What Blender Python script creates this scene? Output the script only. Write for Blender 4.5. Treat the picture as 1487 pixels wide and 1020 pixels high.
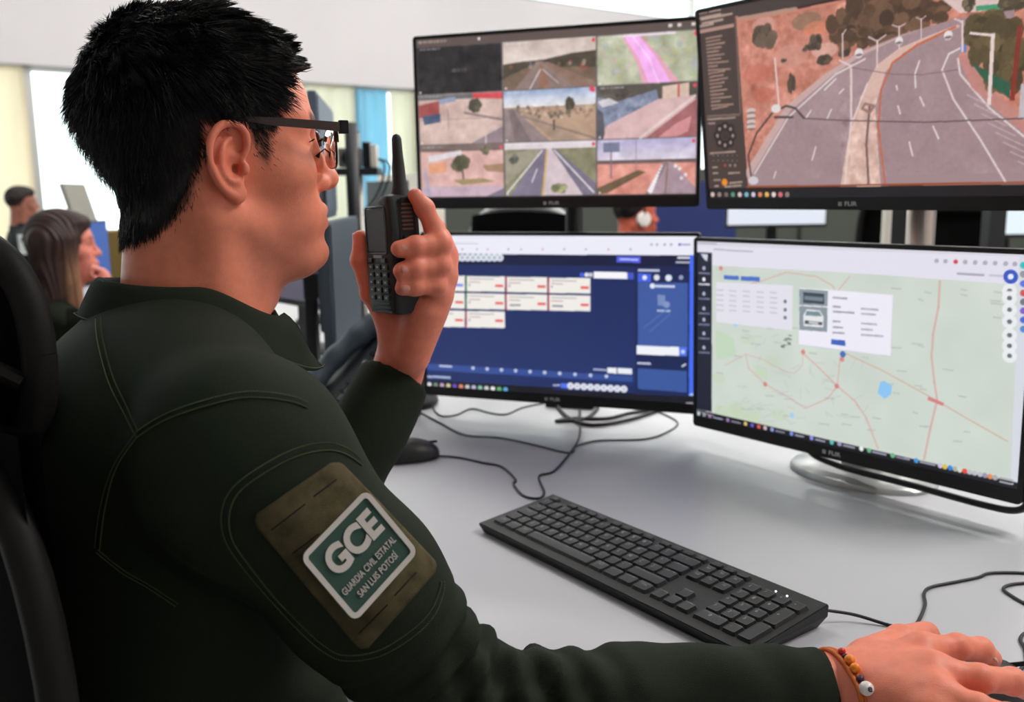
import bpy, bmesh, math, random
import numpy as np
from mathutils import Vector, Matrix
from mathutils.bvhtree import BVHTree

for _o in list(bpy.data.objects): bpy.data.objects.remove(_o)
scn = bpy.context.scene
COL = scn.collection
rng = np.random.default_rng(7); random.seed(7)

# ------------------------------------------------------------------ camera
DESK = 0.74
CAMZ = DESK + 0.436
FPX, PITCH, ROLL = 1330.0, 0.1695, -0.0138
_fw = np.array([0, math.cos(PITCH), -math.sin(PITCH)]); _u0 = np.array([0, math.sin(PITCH), math.cos(PITCH)]); _r0 = np.array([1., 0, 0])
CR = math.cos(ROLL)*_r0 + math.sin(ROLL)*_u0
CU = math.cos(ROLL)*_u0 - math.sin(ROLL)*_r0
CF = _fw
CAM = np.array([0, 0, CAMZ])
cd = bpy.data.cameras.new('camera'); cam = bpy.data.objects.new('camera', cd); COL.objects.link(cam)
cd.sensor_fit = 'HORIZONTAL'; cd.sensor_width = 36; cd.lens = FPX/1487*36
cd.clip_start = 0.05; cd.clip_end = 100
cd.dof.use_dof = True; cd.dof.focus_distance = 0.80; cd.dof.aperture_fstop = 6.8
_m = Matrix.Identity(4)
for i in range(3):
    _m[i][0] = CR[i]; _m[i][1] = CU[i]; _m[i][2] = -CF[i]; _m[i][3] = CAM[i]
cam.matrix_world = _m
scn.camera = cam

# ------------------------------------------------------------------ world, light, exposure
w = bpy.data.worlds.new('daylight'); scn.world = w; w.use_nodes = True
_b = w.node_tree.nodes['Background']; _b.inputs[0].default_value = (0.93, 0.97, 1.0, 1); _b.inputs[1].default_value = 2.6
scn.view_settings.view_transform = 'Standard'; scn.view_settings.look = 'None'
scn.view_settings.gamma = 1.0; scn.view_settings.use_curve_mapping = False
scn.view_settings.exposure = 0.0
LAMP_W = 30.0

# ------------------------------------------------------------------ helpers
def pix(px, py, d):
    """point seen at a pixel of the 1487x1020 frame at axial distance d"""
    return CAM + d*(CF + (px-743.5)/FPX*CR - (py-510)/FPX*CU)
def on_z(px, py, z):
    r = CF + (px-743.5)/FPX*CR - (py-510)/FPX*CU
    return CAM + r*((z-CAMZ)/r[2])
def to_px(P):
    P = np.asarray(P, float) - CAM; d = P@CF
    return 743.5 + FPX*(P@CR)/d, 510 - FPX*(P@CU)/d, d

def srgb(r, g=None, b=None):
    if g is None: r, g, b = r
    c = np.array([r, g, b], float)/255.
    return tuple(np.where(c <= .04045, c/12.92, ((c+.055)/1.055)**2.4))

MATS = {}
def mat(name, col, rough=.5, metal=0., noise=0., nscale=30., bump=0., bscale=200., spec=.5, trans=0., alpha=1., emit=None, estr=0., coat=0., sss=0., attr=None, ior=1.45, sheen=0.):
    if name in MATS: return MATS[name]
    m = bpy.data.materials.new(name); m.use_nodes = True; nt = m.node_tree; b = nt.nodes['Principled BSDF']
    I = b.inputs
    I['Base Color'].default_value = (*col, 1); I['Roughness'].default_value = rough; I['Metallic'].default_value = metal
    I['Specular IOR Level'].default_value = spec; I['IOR'].default_value = ior
    I['Transmission Weight'].default_value = trans; I['Alpha'].default_value = alpha
    I['Coat Weight'].default_value = coat
    if sheen: I['Sheen Weight'].default_value = sheen
    if sss:
        I['Subsurface Weight'].default_value = sss; I['Subsurface Radius'].default_value = (.012, .004, .002); I['Subsurface Scale'].default_value = 1.
    src = None
    if attr:
        a = nt.nodes.new('ShaderNodeVertexColor'); a.layer_name = attr; src = a.outputs[0]
        nt.links.new(src, I['Base Color'])
    if noise:
        n = nt.nodes.new('ShaderNodeTexNoise'); n.inputs['Scale'].default_value = nscale; n.inputs['Detail'].default_value = 5
        tc = nt.nodes.new('ShaderNodeTexCoord'); nt.links.new(tc.outputs['Object'], n.inputs['Vector'])
        mr = nt.nodes.new('ShaderNodeMapRange'); mr.inputs[3].default_value = 1-noise; mr.inputs[4].default_value = 1+noise
        nt.links.new(n.outputs[0], mr.inputs[0])
        mx = nt.nodes.new('ShaderNodeVectorMath'); mx.operation = 'MULTIPLY'
        if src: nt.links.new(src, mx.inputs[0])
        else: mx.inputs[0].default_value = col
        nt.links.new(mr.outputs[0], mx.inputs[1]); nt.links.new(mx.outputs[0], I['Base Color'])
    if bump:
        n2 = nt.nodes.new('ShaderNodeTexNoise'); n2.inputs['Scale'].default_value = bscale; n2.inputs['Detail'].default_value = 3
        tc2 = nt.nodes.new('ShaderNodeTexCoord'); nt.links.new(tc2.outputs['Object'], n2.inputs['Vector'])
        bp = nt.nodes.new('ShaderNodeBump'); bp.inputs['Strength'].default_value = bump; bp.inputs['Distance'].default_value = .002
        nt.links.new(n2.outputs[0], bp.inputs['Height']); nt.links.new(bp.outputs[0], I['Normal'])
    if emit is not None:
        I['Emission Color'].default_value = (*emit, 1); I['Emission Strength'].default_value = estr
    MATS[name] = m
    return m

def link(name, me, material=None, parent=None, smooth=False):
    o = bpy.data.objects.new(name, me); COL.objects.link(o)
    if material is not None and not me.materials: me.materials.append(material)
    if smooth: me.shade_smooth()
    if parent is not None: o.parent = parent
    return o
def tag(o, label=None, cat=None, group=None, kind=None):
    if label: o['label'] = label
    if cat: o['category'] = cat
    if group: o['group'] = group
    if kind: o['kind'] = kind
    return o
def empty(name, loc=(0, 0, 0), rotz=0., label=None, cat=None, group=None):
    o = bpy.data.objects.new(name, None); COL.objects.link(o); o.location = tuple(loc); o.rotation_euler = (0, 0, rotz)
    o.empty_display_size = .05
    return tag(o, label, cat, group)

class MB:
    """collects geometry (verts, faces, material index)"""
    def __init__(s): s.v = []; s.f = []; s.mi = []
    def add(s, v, f, mi=0):
        n = len(s.v); s.v.extend([tuple(map(float, p)) for p in v]); s.f.extend([tuple(i+n for i in q) for q in f]); s.mi.extend([mi]*len(f)); return s
    def box(s, c, size, M=None, bev=0., mi=0):
        sx, sy, sz = [a/2 for a in size]; bm = bmesh.new(); bmesh.ops.create_cube(bm, size=1)
        for q in bm.verts: q.co = Vector((q.co.x*2*sx, q.co.y*2*sy, q.co.z*2*sz))
        if bev: bmesh.ops.bevel(bm, geom=list(bm.edges), offset=bev, segments=2, affect='EDGES', profile=.7)
        bm.verts.index_update()
        V = np.array([q.co[:] for q in bm.verts]); F = [[q.index for q in f.verts] for f in bm.faces]; bm.free()
        if M is not None: V = V@np.asarray(M).T
        return s.add(V+np.asarray(c), F, mi)
    def tube(s, pts, r, n=8, cap=True, mi=0, flat=None):
        P = np.asarray(pts, float); N = len(P); r = np.broadcast_to(np.asarray(r, float), (N,))
        T = np.gradient(P, axis=0); T /= np.linalg.norm(T, axis=1, keepdims=True)+1e-12
        a = np.array([0, 0, 1.]) if abs(T[0][2]) < .9 else np.array([1., 0, 0])
        u = np.cross(T[0], a); u /= np.linalg.norm(u); V = []
        ang = np.arange(n)*2*math.pi/n
        for i in range(N):
            u = u - T[i]*(u@T[i]); u /= np.linalg.norm(u)+1e-12; b = np.cross(T[i], u)
            fl = 1. if flat is None else flat
            V.append(P[i]+r[i]*(np.cos(ang)[:, None]*u+fl*np.sin(ang)[:, None]*b))
        V = np.concatenate(V)
        F = [(i*n+j, i*n+(j+1) % n, (i+1)*n+(j+1) % n, (i+1)*n+j) for i in range(N-1) for j in range(n)]
        if cap: F += [tuple(range(n))[::-1], tuple((N-1)*n+j for j in range(n))]
        return s.add(V, F, mi)
    def lathe(s, prof, n=24, c=(0, 0, 0), M=None, mi=0, sx=1., sy=1.):
        V = []; k = len(prof)
        for r, z in prof:
            for j in range(n):
                t = 2*math.pi*j/n; V.append((r*math.cos(t)*sx, r*math.sin(t)*sy, z))
        F = [(i*n+j, i*n+(j+1) % n, (i+1)*n+(j+1) % n, (i+1)*n+j) for i in range(k-1) for j in range(n)]
        F += [tuple(range(n))[::-1], tuple((k-1)*n+j for j in range(n))]
        V = np.array(V)
        if M is not None: V = V@np.asarray(M).T
        return s.add(V+np.asarray(c), F, mi)
    def prism(s, poly, h0, h1, M=None, c=(0, 0, 0), mi=0):
        n = len(poly); V = [(x, y, h0) for x, y in poly]+[(x, y, h1) for x, y in poly]
        F = [tuple(range(n))[::-1], tuple(range(n, 2*n))]+[(i, (i+1) % n, n+(i+1) % n, n+i) for i in range(n)]
        V = np.array(V)
        if M is not None: V = V@np.asarray(M).T
        return s.add(V+np.asarray(c), F, mi)
    def ell(s, c, r, M=None, nu=16, nv=10, mi=0):
        return s.lathe([(math.sin(math.pi*i/nv)*1. if 0 < i < nv else 1e-4, -math.cos(math.pi*i/nv)) for i in range(nv+1)], nu, c, (np.eye(3) if M is None else np.asarray(M))@np.diag(r), mi)
    def mesh(s, name, mats):
        me = bpy.data.meshes.new(name); me.from_pydata(s.v, [], s.f)
        for m in (mats if isinstance(mats, (list, tuple)) else [mats]): me.materials.append(m)
        if any(s.mi): me.polygons.foreach_set('material_index', s.mi)
        me.update(); return me
    def build(s, name, mats, parent=None, smooth=False, auto=None):
        me = s.mesh(name, mats)
        if smooth: me.shade_smooth()
        o = link(name, me, None, parent)
        if auto: sharp(me, auto)
        return o
def sharp(me, deg=35):
    me.shade_smooth(); bm = bmesh.new(); bm.from_mesh(me)
    for e in bm.edges:
        if len(e.link_faces) != 2 or e.calc_face_angle(0) > math.radians(deg): e.smooth = False
    bm.to_mesh(me); bm.free()

def spline(pts, n=8, closed=False):
    P = np.asarray(pts, float); out = []
    N = len(P)
    idx = (lambda i: i % N) if closed else (lambda i: min(max(i, 0), N-1))
    for i in range(N if closed else N-1):
        p0, p1, p2, p3 = P[idx(i-1)], P[idx(i)], P[idx(i+1)], P[idx(i+2)]
        for t in np.arange(n)/n:
            out.append(.5*((2*p1)+(p2-p0)*t+(2*p0-5*p1+4*p2-p3)*t*t+(3*p1-p0-3*p2+p3)*t**3))
    if not closed: out.append(P[-1])
    return np.array(out)
def frame(x=None, z=None):
    """rotation matrix (columns) from a main x axis and approximate z axis"""
    x = np.asarray(x, float); x = x/np.linalg.norm(x); z = np.asarray(z, float); z = z-x*(z@x); z /= np.linalg.norm(z)
    return np.stack([x, np.cross(z, x), z], 1)
def rotz(a): return np.array([[math.cos(a), -math.sin(a), 0], [math.sin(a), math.cos(a), 0], [0, 0, 1.]])
def rrect(w_, h_, r, n=5):
    out = []
    for cx, cy, a0 in ((w_/2-r, h_/2-r, 0), (-w_/2+r, h_/2-r, 90), (-w_/2+r, -h_/2+r, 180), (w_/2-r, -h_/2+r, 270)):
        for k in range(n+1):
            a = math.radians(a0+90*k/n); out.append((cx+r*math.cos(a), cy+r*math.sin(a)))
    return out
def text_mesh(txt, size, extr=.0003, off=0., align='CENTER', bevel=0., sx=1., shear=0., space=1., line=1.):
    cu = bpy.data.curves.new('lettering', 'FONT'); cu.body = txt; cu.size = size; cu.extrude = extr; cu.offset = off
    cu.align_x = align; cu.align_y = 'CENTER'; cu.resolution_u = 6 if len(txt) < 5 and size > .01 else 3; cu.space_character = space; cu.space_line = line
    cu.bevel_depth = bevel; cu.bevel_resolution = 1; cu.shear = shear
    o = bpy.data.objects.new('lettering', cu); COL.objects.link(o)
    dg = bpy.context.evaluated_depsgraph_get(); me = bpy.data.meshes.new_from_object(o.evaluated_get(dg))
    bpy.data.objects.remove(o)
    V = np.empty(len(me.vertices)*3); me.vertices.foreach_get('co', V); V = V.reshape(-1, 3)*np.array([sx, 1, 1])
    F = [tuple(p.vertices) for p in me.polygons]; bpy.data.meshes.remove(me)
    return V, F

# ---- signed distance sculpting on a grid, meshed by surface nets
def smin(a, b, k):
    if k <= 0: return np.minimum(a, b)
    h = np.clip(.5+.5*(b-a)/k, 0, 1); return b*(1-h)+a*h-k*h*(1-h)
class SDF:
    def __init__(s, lo, hi, h):
        s.lo = np.asarray(lo, float); s.h = h; s.n = np.ceil((np.asarray(hi)-s.lo)/h).astype(int)+1
        s.ax = [(s.lo[i]+h*np.arange(s.n[i])).astype(np.float32) for i in range(3)]
        s.D = np.full(s.n, 1., np.float32)
    def _sub(s, lo, hi):
        a = np.clip(np.floor((lo-s.lo)/s.h).astype(int), 0, s.n); b = np.clip(np.ceil((hi-s.lo)/s.h).astype(int)+1, 0, s.n)
        sl = tuple(slice(a[i], b[i]) for i in range(3))
        X, Y, Z = np.meshgrid(s.ax[0][sl[0]], s.ax[1][sl[1]], s.ax[2][sl[2]], indexing='ij', sparse=True)
        return sl, X, Y, Z
    def _mix(s, sl, d, k, op):
        o = s.D[sl]
        if o.size == 0: return
        if op == 'u': s.D[sl] = smin(o, d, k)
        elif op == 's': s.D[sl] = -smin(-o, d, k)
        elif op == 'i': s.D[sl] = -smin(-o, -d, k)
    def ell(s, c, r, M=None, k=.01, op='u'):
        c = np.asarray(c, float); r = np.broadcast_to(np.asarray(r, float), (3,)); R = r.max()+k+3*s.h
        sl, X, Y, Z = s._sub(c-R, c+R)
        M = np.eye(3) if M is None else np.asarray(M)
        q = [(X-c[0])*M[0, i]+(Y-c[1])*M[1, i]+(Z-c[2])*M[2, i] for i in range(3)]
        k0 = np.sqrt(sum((q[i]/r[i])**2 for i in range(3))); k1 = np.sqrt(sum((q[i]/r[i]**2)**2 for i in range(3)))+1e-9
        s._mix(sl, (k0*(k0-1)/k1).astype(np.float32), k, op); return s
    def cap(s, a, b, ra, rb=None, k=.01, op='u', M=None, sq=1.):
        """tapered capsule; sq<1 squeezes along the axis given as M"""
        a = np.asarray(a, float); b = np.asarray(b, float); rb = ra if rb is None else rb; R = max(ra, rb)+k+3*s.h
        sl, X, Y, Z = s._sub(np.minimum(a, b)-R, np.maximum(a, b)+R)
        ab = b-a; L2 = ab@ab+1e-12
        px_, py_, pz_ = X-a[0], Y-a[1], Z-a[2]
        t = np.clip((px_*ab[0]+py_*ab[1]+pz_*ab[2])/L2, 0, 1)
        dx, dy, dz = px_-t*ab[0], py_-t*ab[1], pz_-t*ab[2]
        d2 = dx*dx+dy*dy+dz*dz
        if M is not None:
            e = dx*M[0]+dy*M[1]+dz*M[2]; d2 = d2+e*e*(1/sq**2-1)
        s._mix(sl, (np.sqrt(d2)-(ra+(rb-ra)*t)).astype(np.float32), k, op); return s
    def chain(s, pts, rs, k=.01, k2=None, op='u'):
        """polyline tube blended as one shape"""
        pts = np.asarray(pts, float); rs = np.broadcast_to(np.asarray(rs, float), (len(pts),)); R = rs.max()+k+3*s.h
        sl, X, Y, Z = s._sub(pts.min(0)-R, pts.max(0)+R); best = None
        for i in range(len(pts)-1):
            a, b = pts[i], pts[i+1]; ab = b-a; L2 = ab@ab+1e-12
            t = np.clip(((X-a[0])*ab[0]+(Y-a[1])*ab[1]+(Z-a[2])*ab[2])/L2, 0, 1)
            d = (np.sqrt((X-a[0]-t*ab[0])**2+(Y-a[1]-t*ab[1])**2+(Z-a[2]-t*ab[2])**2)-(rs[i]+(rs[i+1]-rs[i])*t)).astype(np.float32)
            best = d if best is None else smin(best, d, k2 or 0)
        s._mix(sl, best, k, op); return s
    def box(s, c, half, M=None, rad=.005, k=.005, op='u'):
        c = np.asarray(c, float); half = np.asarray(half, float); R = np.linalg.norm(half)+k+3*s.h
        sl, X, Y, Z = s._sub(c-R, c+R); M = np.eye(3) if M is None else np.asarray(M)
        q = [np.abs((X-c[0])*M[0, i]+(Y-c[1])*M[1, i]+(Z-c[2])*M[2, i])-(half[i]-rad) for i in range(3)]
        d = np.sqrt(sum(np.maximum(t, 0)**2 for t in q))+np.minimum(np.maximum(np.maximum(q[0], q[1]), q[2]), 0)-rad
        s._mix(sl, d.astype(np.float32), k, op); return s
    def plane(s, p, n, k=.005, op='i'):
        n = np.asarray(n, float); n = n/np.linalg.norm(n); p = np.asarray(p, float)
        sl, X, Y, Z = s._sub(s.lo-1, s.lo+s.n*s.h+1)
        s._mix(sl, ((X-p[0])*n[0]+(Y-p[1])*n[1]+(Z-p[2])*n[2]).astype(np.float32), k, op); return s
    def blur(s, it=1):
        D = s.D
        for _ in range(it):
            for a in range(3):
                E_ = D.copy(); n = D.shape[a]
                i0 = [slice(None)]*3; i1 = [slice(None)]*3; im = [slice(None)]*3
                im[a] = slice(1, n-1); i0[a] = slice(0, n-2); i1[a] = slice(2, n)
                E_[tuple(im)] = .5*D[tuple(im)]+.25*(D[tuple(i0)]+D[tuple(i1)]); D = E_
        s.D = D; return s
    def at(s, P):
        """trilinear sample"""
        q = (np.asarray(P)-s.lo)/s.h; i = np.clip(np.floor(q).astype(int), 0, s.n-2); f = q-i; out = 0
        for dx in (0, 1):
            for dy in (0, 1):
                for dz in (0, 1):
                    wgt = (f[:, 0] if dx else 1-f[:, 0])*(f[:, 1] if dy else 1-f[:, 1])*(f[:, 2] if dz else 1-f[:, 2])
                    out = out+wgt*s.D[i[:, 0]+dx, i[:, 1]+dy, i[:, 2]+dz]
        return out
    def grad(s, P):
        e = s.h; g = np.stack([s.at(P+np.eye(3)[i]*e)-s.at(P-np.eye(3)[i]*e) for i in range(3)], 1)
        return g/(np.linalg.norm(g, axis=1, keepdims=True)+1e-9)
    def nets(s):
        D = s.D; S = D < 0; n = np.array(D.shape)
        cnt = np.zeros(n-1, np.int8)
        for dx in (0, 1):
            for dy in (0, 1):
                for dz in (0, 1):
                    cnt += S[dx:n[0]-1+dx, dy:n[1]-1+dy, dz:n[2]-1+dz]
        act = (cnt > 0) & (cnt < 8); idx = np.argwhere(act); vid = np.full(n-1, -1, np.int32); vid[act] = np.arange(len(idx))
        acc = np.zeros((len(idx), 3)); num = np.zeros(len(idx))
        cs = [(a, b, c) for a in (0, 1) for b in (0, 1) for c in (0, 1)]
        for c0 in cs:
            for a in range(3):
                if c0[a]: continue
                c1 = list(c0); c1[a] = 1
                d0 = D[idx[:, 0]+c0[0], idx[:, 1]+c0[1], idx[:, 2]+c0[2]]; d1 = D[idx[:, 0]+c1[0], idx[:, 1]+c1[1], idx[:, 2]+c1[2]]
                m = (d0 < 0) != (d1 < 0); t = np.where(m, d0/(d0-d1+1e-20), 0)
                p = np.tile(np.array(c0, float), (len(idx), 1)); p[:, a] = t
                acc[m] += p[m]; num[m] += 1
        V = s.lo+s.h*(idx+acc/num[:, None]); F = []
        for a in range(3):
            b, c = (a+1) % 3, (a+2) % 3
            i0 = [slice(None)]*3; i1 = [slice(None)]*3; i0[a] = slice(0, n[a]-1); i1[a] = slice(1, n[a])
            A = S[tuple(i0)]; B = S[tuple(i1)]; ed = np.argwhere(A != B)
            ed = ed[(ed[:, b] > 0) & (ed[:, c] > 0) & (ed[:, b] < n[b]-1) & (ed[:, c] < n[c]-1)]
            ins = A[ed[:, 0], ed[:, 1], ed[:, 2]]
            def g(db, dc):
                q = ed.copy(); q[:, b] += db; q[:, c] += dc; return vid[q[:, 0], q[:, 1], q[:, 2]]
            Q = np.stack([g(-1, -1), g(0, -1), g(0, 0), g(-1, 0)], 1); Q[~ins] = Q[~ins][:, ::-1]; F.append(Q)
        return V, np.concatenate(F)
def np_mesh(name, V, F):
    me = bpy.data.meshes.new(name); V = np.ascontiguousarray(V, np.float32); F = np.ascontiguousarray(F, np.int32); k = F.shape[1]
    me.vertices.add(len(V)); me.vertices.foreach_set('co', V.ravel()); me.loops.add(F.size); me.loops.foreach_set('vertex_index', F.ravel())
    me.polygons.add(len(F)); me.polygons.foreach_set('loop_start', np.arange(0, F.size, k, dtype=np.int32))
    me.update(calc_edges=True); me.validate(); return me
def set_cols(me, C, name='col'):
    a = me.color_attributes.new(name, 'FLOAT_COLOR', 'POINT'); C = np.asarray(C, np.float32)
    if C.shape[1] == 3: C = np.concatenate([C, np.ones((len(C), 1), np.float32)], 1)
    a.data.foreach_set('color', C.ravel())
def relax(V, F, it=2, lam=.5):
    E_ = np.concatenate([F[:, [i, (i+1) % F.shape[1]]] for i in range(F.shape[1])]); n = len(V)
    for _ in range(it):
        S_ = np.zeros_like(V); c = np.bincount(E_[:, 0], minlength=n)+np.bincount(E_[:, 1], minlength=n)
        for j in range(3):
            S_[:, j] = np.bincount(E_[:, 0], V[E_[:, 1], j], n)+np.bincount(E_[:, 1], V[E_[:, 0], j], n)
        V = V+lam*(S_/np.maximum(c, 1)[:, None]-V)
    return V
def vnormals(V, F):
    N = np.zeros_like(V); a = np.cross(V[F[:, 2]]-V[F[:, 0]], V[F[:, 3 % F.shape[1]]]-V[F[:, 1]]) if F.shape[1] == 4 else np.cross(V[F[:, 1]]-V[F[:, 0]], V[F[:, 2]]-V[F[:, 0]])
    for j in range(F.shape[1]):
        for c in range(3): N[:, c] += np.bincount(F[:, j], a[:, c], len(V))
    return N/(np.linalg.norm(N, axis=1, keepdims=True)+1e-12)
def sstep(a, b, x): t = np.clip((x-a)/(b-a), 0, 1); return t*t*(3-2*t)
# ================================================================== room
YAW = 0.624                                   # room axis: windows wall runs along BV, desk row along AV
BV = np.array([math.cos(YAW), math.sin(YAW), 0]); AV = np.array([math.sin(YAW), -math.cos(YAW), 0])
P0 = np.array([-0.18, 0.90, 0.])              # point on the front edge of the desk row
def ab(a, b, z=0.): return P0+a*AV+b*BV+np.array([0, 0, z])
RM = np.stack([AV, BV, np.array([0, 0, 1.])], 1)      # local (a,b,z) -> world

m_white = mat('white_paint', srgb(238, 232, 234), .6, noise=.02, nscale=3)
m_wall = mat('wall_paint', srgb(228, 222, 222), .6, noise=.03, nscale=2)
m_floor = mat('floor_tile', srgb(150, 150, 150), .35, noise=.08, nscale=4)
m_ceil = mat('ceiling_paint', srgb(235, 235, 235), .8, noise=.02)
m_alu = mat('window_aluminium', srgb(200, 200, 198), .35, .6)
m_glass = mat('window_glass', (.9, 1, .97), .02, 0, trans=1., ior=1.01)

def blind_mat(name, col, tr):
    m = bpy.data.materials.new(name); m.use_nodes = True; nt = m.node_tree; nt.nodes.clear()
    out = nt.nodes.new('ShaderNodeOutputMaterial'); d = nt.nodes.new('ShaderNodeBsdfDiffuse'); t = nt.nodes.new('ShaderNodeBsdfTranslucent'); tp = nt.nodes.new('ShaderNodeBsdfTransparent')
    mx = nt.nodes.new('ShaderNodeMixShader'); mx.inputs[0].default_value = .6; m2 = nt.nodes.new('ShaderNodeMixShader'); m2.inputs[0].default_value = tr
    tc = nt.nodes.new('ShaderNodeTexCoord'); wv = nt.nodes.new('ShaderNodeTexNoise'); wv.inputs['Scale'].default_value = 2.0
    mp = nt.nodes.new('ShaderNodeMapping'); mp.inputs['Scale'].default_value = (3, 3, .4); nt.links.new(tc.outputs['Object'], mp.inputs[0]); nt.links.new(mp.outputs[0], wv.inputs[0])
    cr = nt.nodes.new('ShaderNodeMapRange'); cr.inputs[3].default_value = .85; cr.inputs[4].default_value = 1.15; nt.links.new(wv.outputs[0], cr.inputs[0])
    vm = nt.nodes.new('ShaderNodeVectorMath'); vm.operation = 'MULTIPLY'; vm.inputs[0].default_value = col; nt.links.new(cr.outputs[0], vm.inputs[1])
    nt.links.new(vm.outputs[0], d.inputs[0]); nt.links.new(vm.outputs[0], t.inputs[0])
    nt.links.new(d.outputs[0], mx.inputs[1]); nt.links.new(t.outputs[0], mx.inputs[2]); nt.links.new(mx.outputs[0], m2.inputs[1]); nt.links.new(tp.outputs[0], m2.inputs[2]); nt.links.new(m2.outputs[0], out.inputs[0])
    return m
m_cream = blind_mat('cream_blind_cloth', srgb(240, 228, 204), .16)
m_pale = blind_mat('pale_green_blind_cloth', srgb(226, 222, 204), .16)
m_blue = blind_mat('light_blue_curtain_cloth', srgb(140, 200, 222), .20)

_w0 = pix(0, 88, 8.3); AW = (_w0-P0)@AV        # the window wall lies at a = AW
RB = lambda mb, a0, a1, b0, b1, z0, z1, mi=0, bev=0: mb.box(ab((a0+a1)/2, (b0+b1)/2, (z0+z1)/2), (abs(a1-a0), abs(b1-b0), abs(z1-z0)), RM, bev, mi)
def room_box(name, mats, a0, a1, b0, b1, z0, z1, kind='structure', parent=None, bev=0):
    o = RB(MB(), a0, a1, b0, b1, z0, z1, 0, bev).build(name, mats, parent)
    if kind: o['kind'] = kind
    return o
A_R, B_0, B_1, ZC = 4.5, -5.0, 17.0, 5.0
room_box('floor', m_floor, AW-.3, A_R+.3, B_0-.3, B_1+.3, -.2, 0)
room_box('ceiling', m_ceil, AW-.3, A_R+.3, B_0-.3, B_1+.3, ZC, ZC+.2)
room_box('wall_back', m_wall, AW-.3, A_R+.3, B_0-.3, B_0, 0, ZC)
room_box('wall_far', m_wall, AW-.3, A_R+.3, B_1, B_1+.3, 0, ZC)
room_box('wall_right', m_wall, A_R, A_R+.3, B_0, B_1, 0, ZC)
# window wall: low parapet, white band, lintel, piers
wl = room_box('wall_left', m_white, AW-.25, AW, B_0, B_1, 2.42, 3.59)
for nm, z0, z1 in (('parapet', 0, .55), ('lintel', 4.75, ZC)):
    room_box(nm, m_white, AW-.25, AW, B_0, B_1, z0, z1, None, wl)
_bw = lambda px_, d: float((pix(px_, 200, d)-P0)@BV)
def wall_b(px_):
    """b coordinate where the ray of image column px_ meets the window wall"""
    r = CF+(px_-743.5)/FPX*CR-(200-510)/FPX*CU; t = (AW-((CAM-P0)@AV))/(r@AV); return float((CAM+t*r-P0)@BV)
bb = [wall_b(x) for x in (-60, 48, 150, 430, 522, 606, 720)]
edges = [B_0, bb[0]-4, bb[0], bb[1], bb[2]+.35, bb[3], bb[4], bb[5], bb[6], B_1]
for i in range(len(edges)-1):
    e0, e1 = edges[i], edges[i+1]
    wn = empty('window_%d' % (i+1), ab(AW-.12, (e0+e1)/2, .55)); wn['kind'] = 'structure'
    mw = wn.matrix_world.copy(); wn.location = (0, 0, 0)
    f = MB()
    for (q0, q1, z0, z1) in ((e0, e0+.05, .55, 2.42), (e1-.05, e1, .55, 2.42), (e0, e1, .55, .60), (e0, e1, 2.37, 2.42)):
        RB(f, AW-.15, AW-.09, q0, q1, z0, z1)
    f.build('window_frame', m_alu, wn)
    RB(MB(), AW-.125, AW-.119, e0+.05, e1-.05, .6, 2.37).build('pane', m_glass, wn)
for i, (e0, e1) in enumerate([(B_0, 0), (0, 5), (5, 10), (10, 13.5), (13.5, B_1)]):
    wn = empty('window_%d' % (i+20)); wn['kind'] = 'structure'
    f = MB()
    for (q0, q1, z0, z1) in ((e0, e0+.05, 3.59, 4.75), (e1-.05, e1, 3.59, 4.75), (e0, e1, 3.59, 3.64), (e0, e1, 4.70, 4.75)):
        RB(f, AW-.15, AW-.09, q0, q1, z0, z1)
    f.build('window_frame', m_alu, wn)
    RB(MB(), AW-.125, AW-.119, e0+.05, e1-.05, 3.64, 4.7).build('pane', m_glass, wn)
# blinds hang inside the glass
def blind(name, m, e0, e1, z0, z1, label, cat, fold=0.):
    n = max(2, int((e1-e0)/.06)); V = []; F = []
    for i in range(n+1):
        b_ = e0+(e1-e0)*i/n; a_ = AW-.04+fold*math.sin(i*1.9)
        for a2 in (a_, a_+.004):
            V += [ab(a2, b_, z0), ab(a2, b_, z1)]
    for i in range(n):
        k = i*4; F += [(k, k+4, k+5, k+1), (k+2, k+3, k+7, k+6), (k+1, k+5, k+7, k+3), (k, k+2, k+6, k+4)]
    return tag(MB().add(V, F).build(name, m), label, cat)
blind('roller_blind', m_cream, edges[2], edges[3]-.02, .7, 2.40, 'cream roller blind at left edge beside the glaring bare window', 'blind', .004)
blind('roller_blind', m_pale, edges[4]+.2, edges[6]-.02, .9, 2.40, 'pale greenish cream blind behind the glasses, left of the blue curtain', 'blind', .01)
blind('curtain', m_blue, edges[6], edges[7]-.35, .6, 2.38, 'light blue curtain hanging beside the top left monitor', 'curtain', .03)
blind('roller_blind', m_pale, edges[7]-.33, edges[8], .6, 2.38, 'pale narrow blind between the blue curtain and the top left monitor', 'blind', .008)
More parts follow.
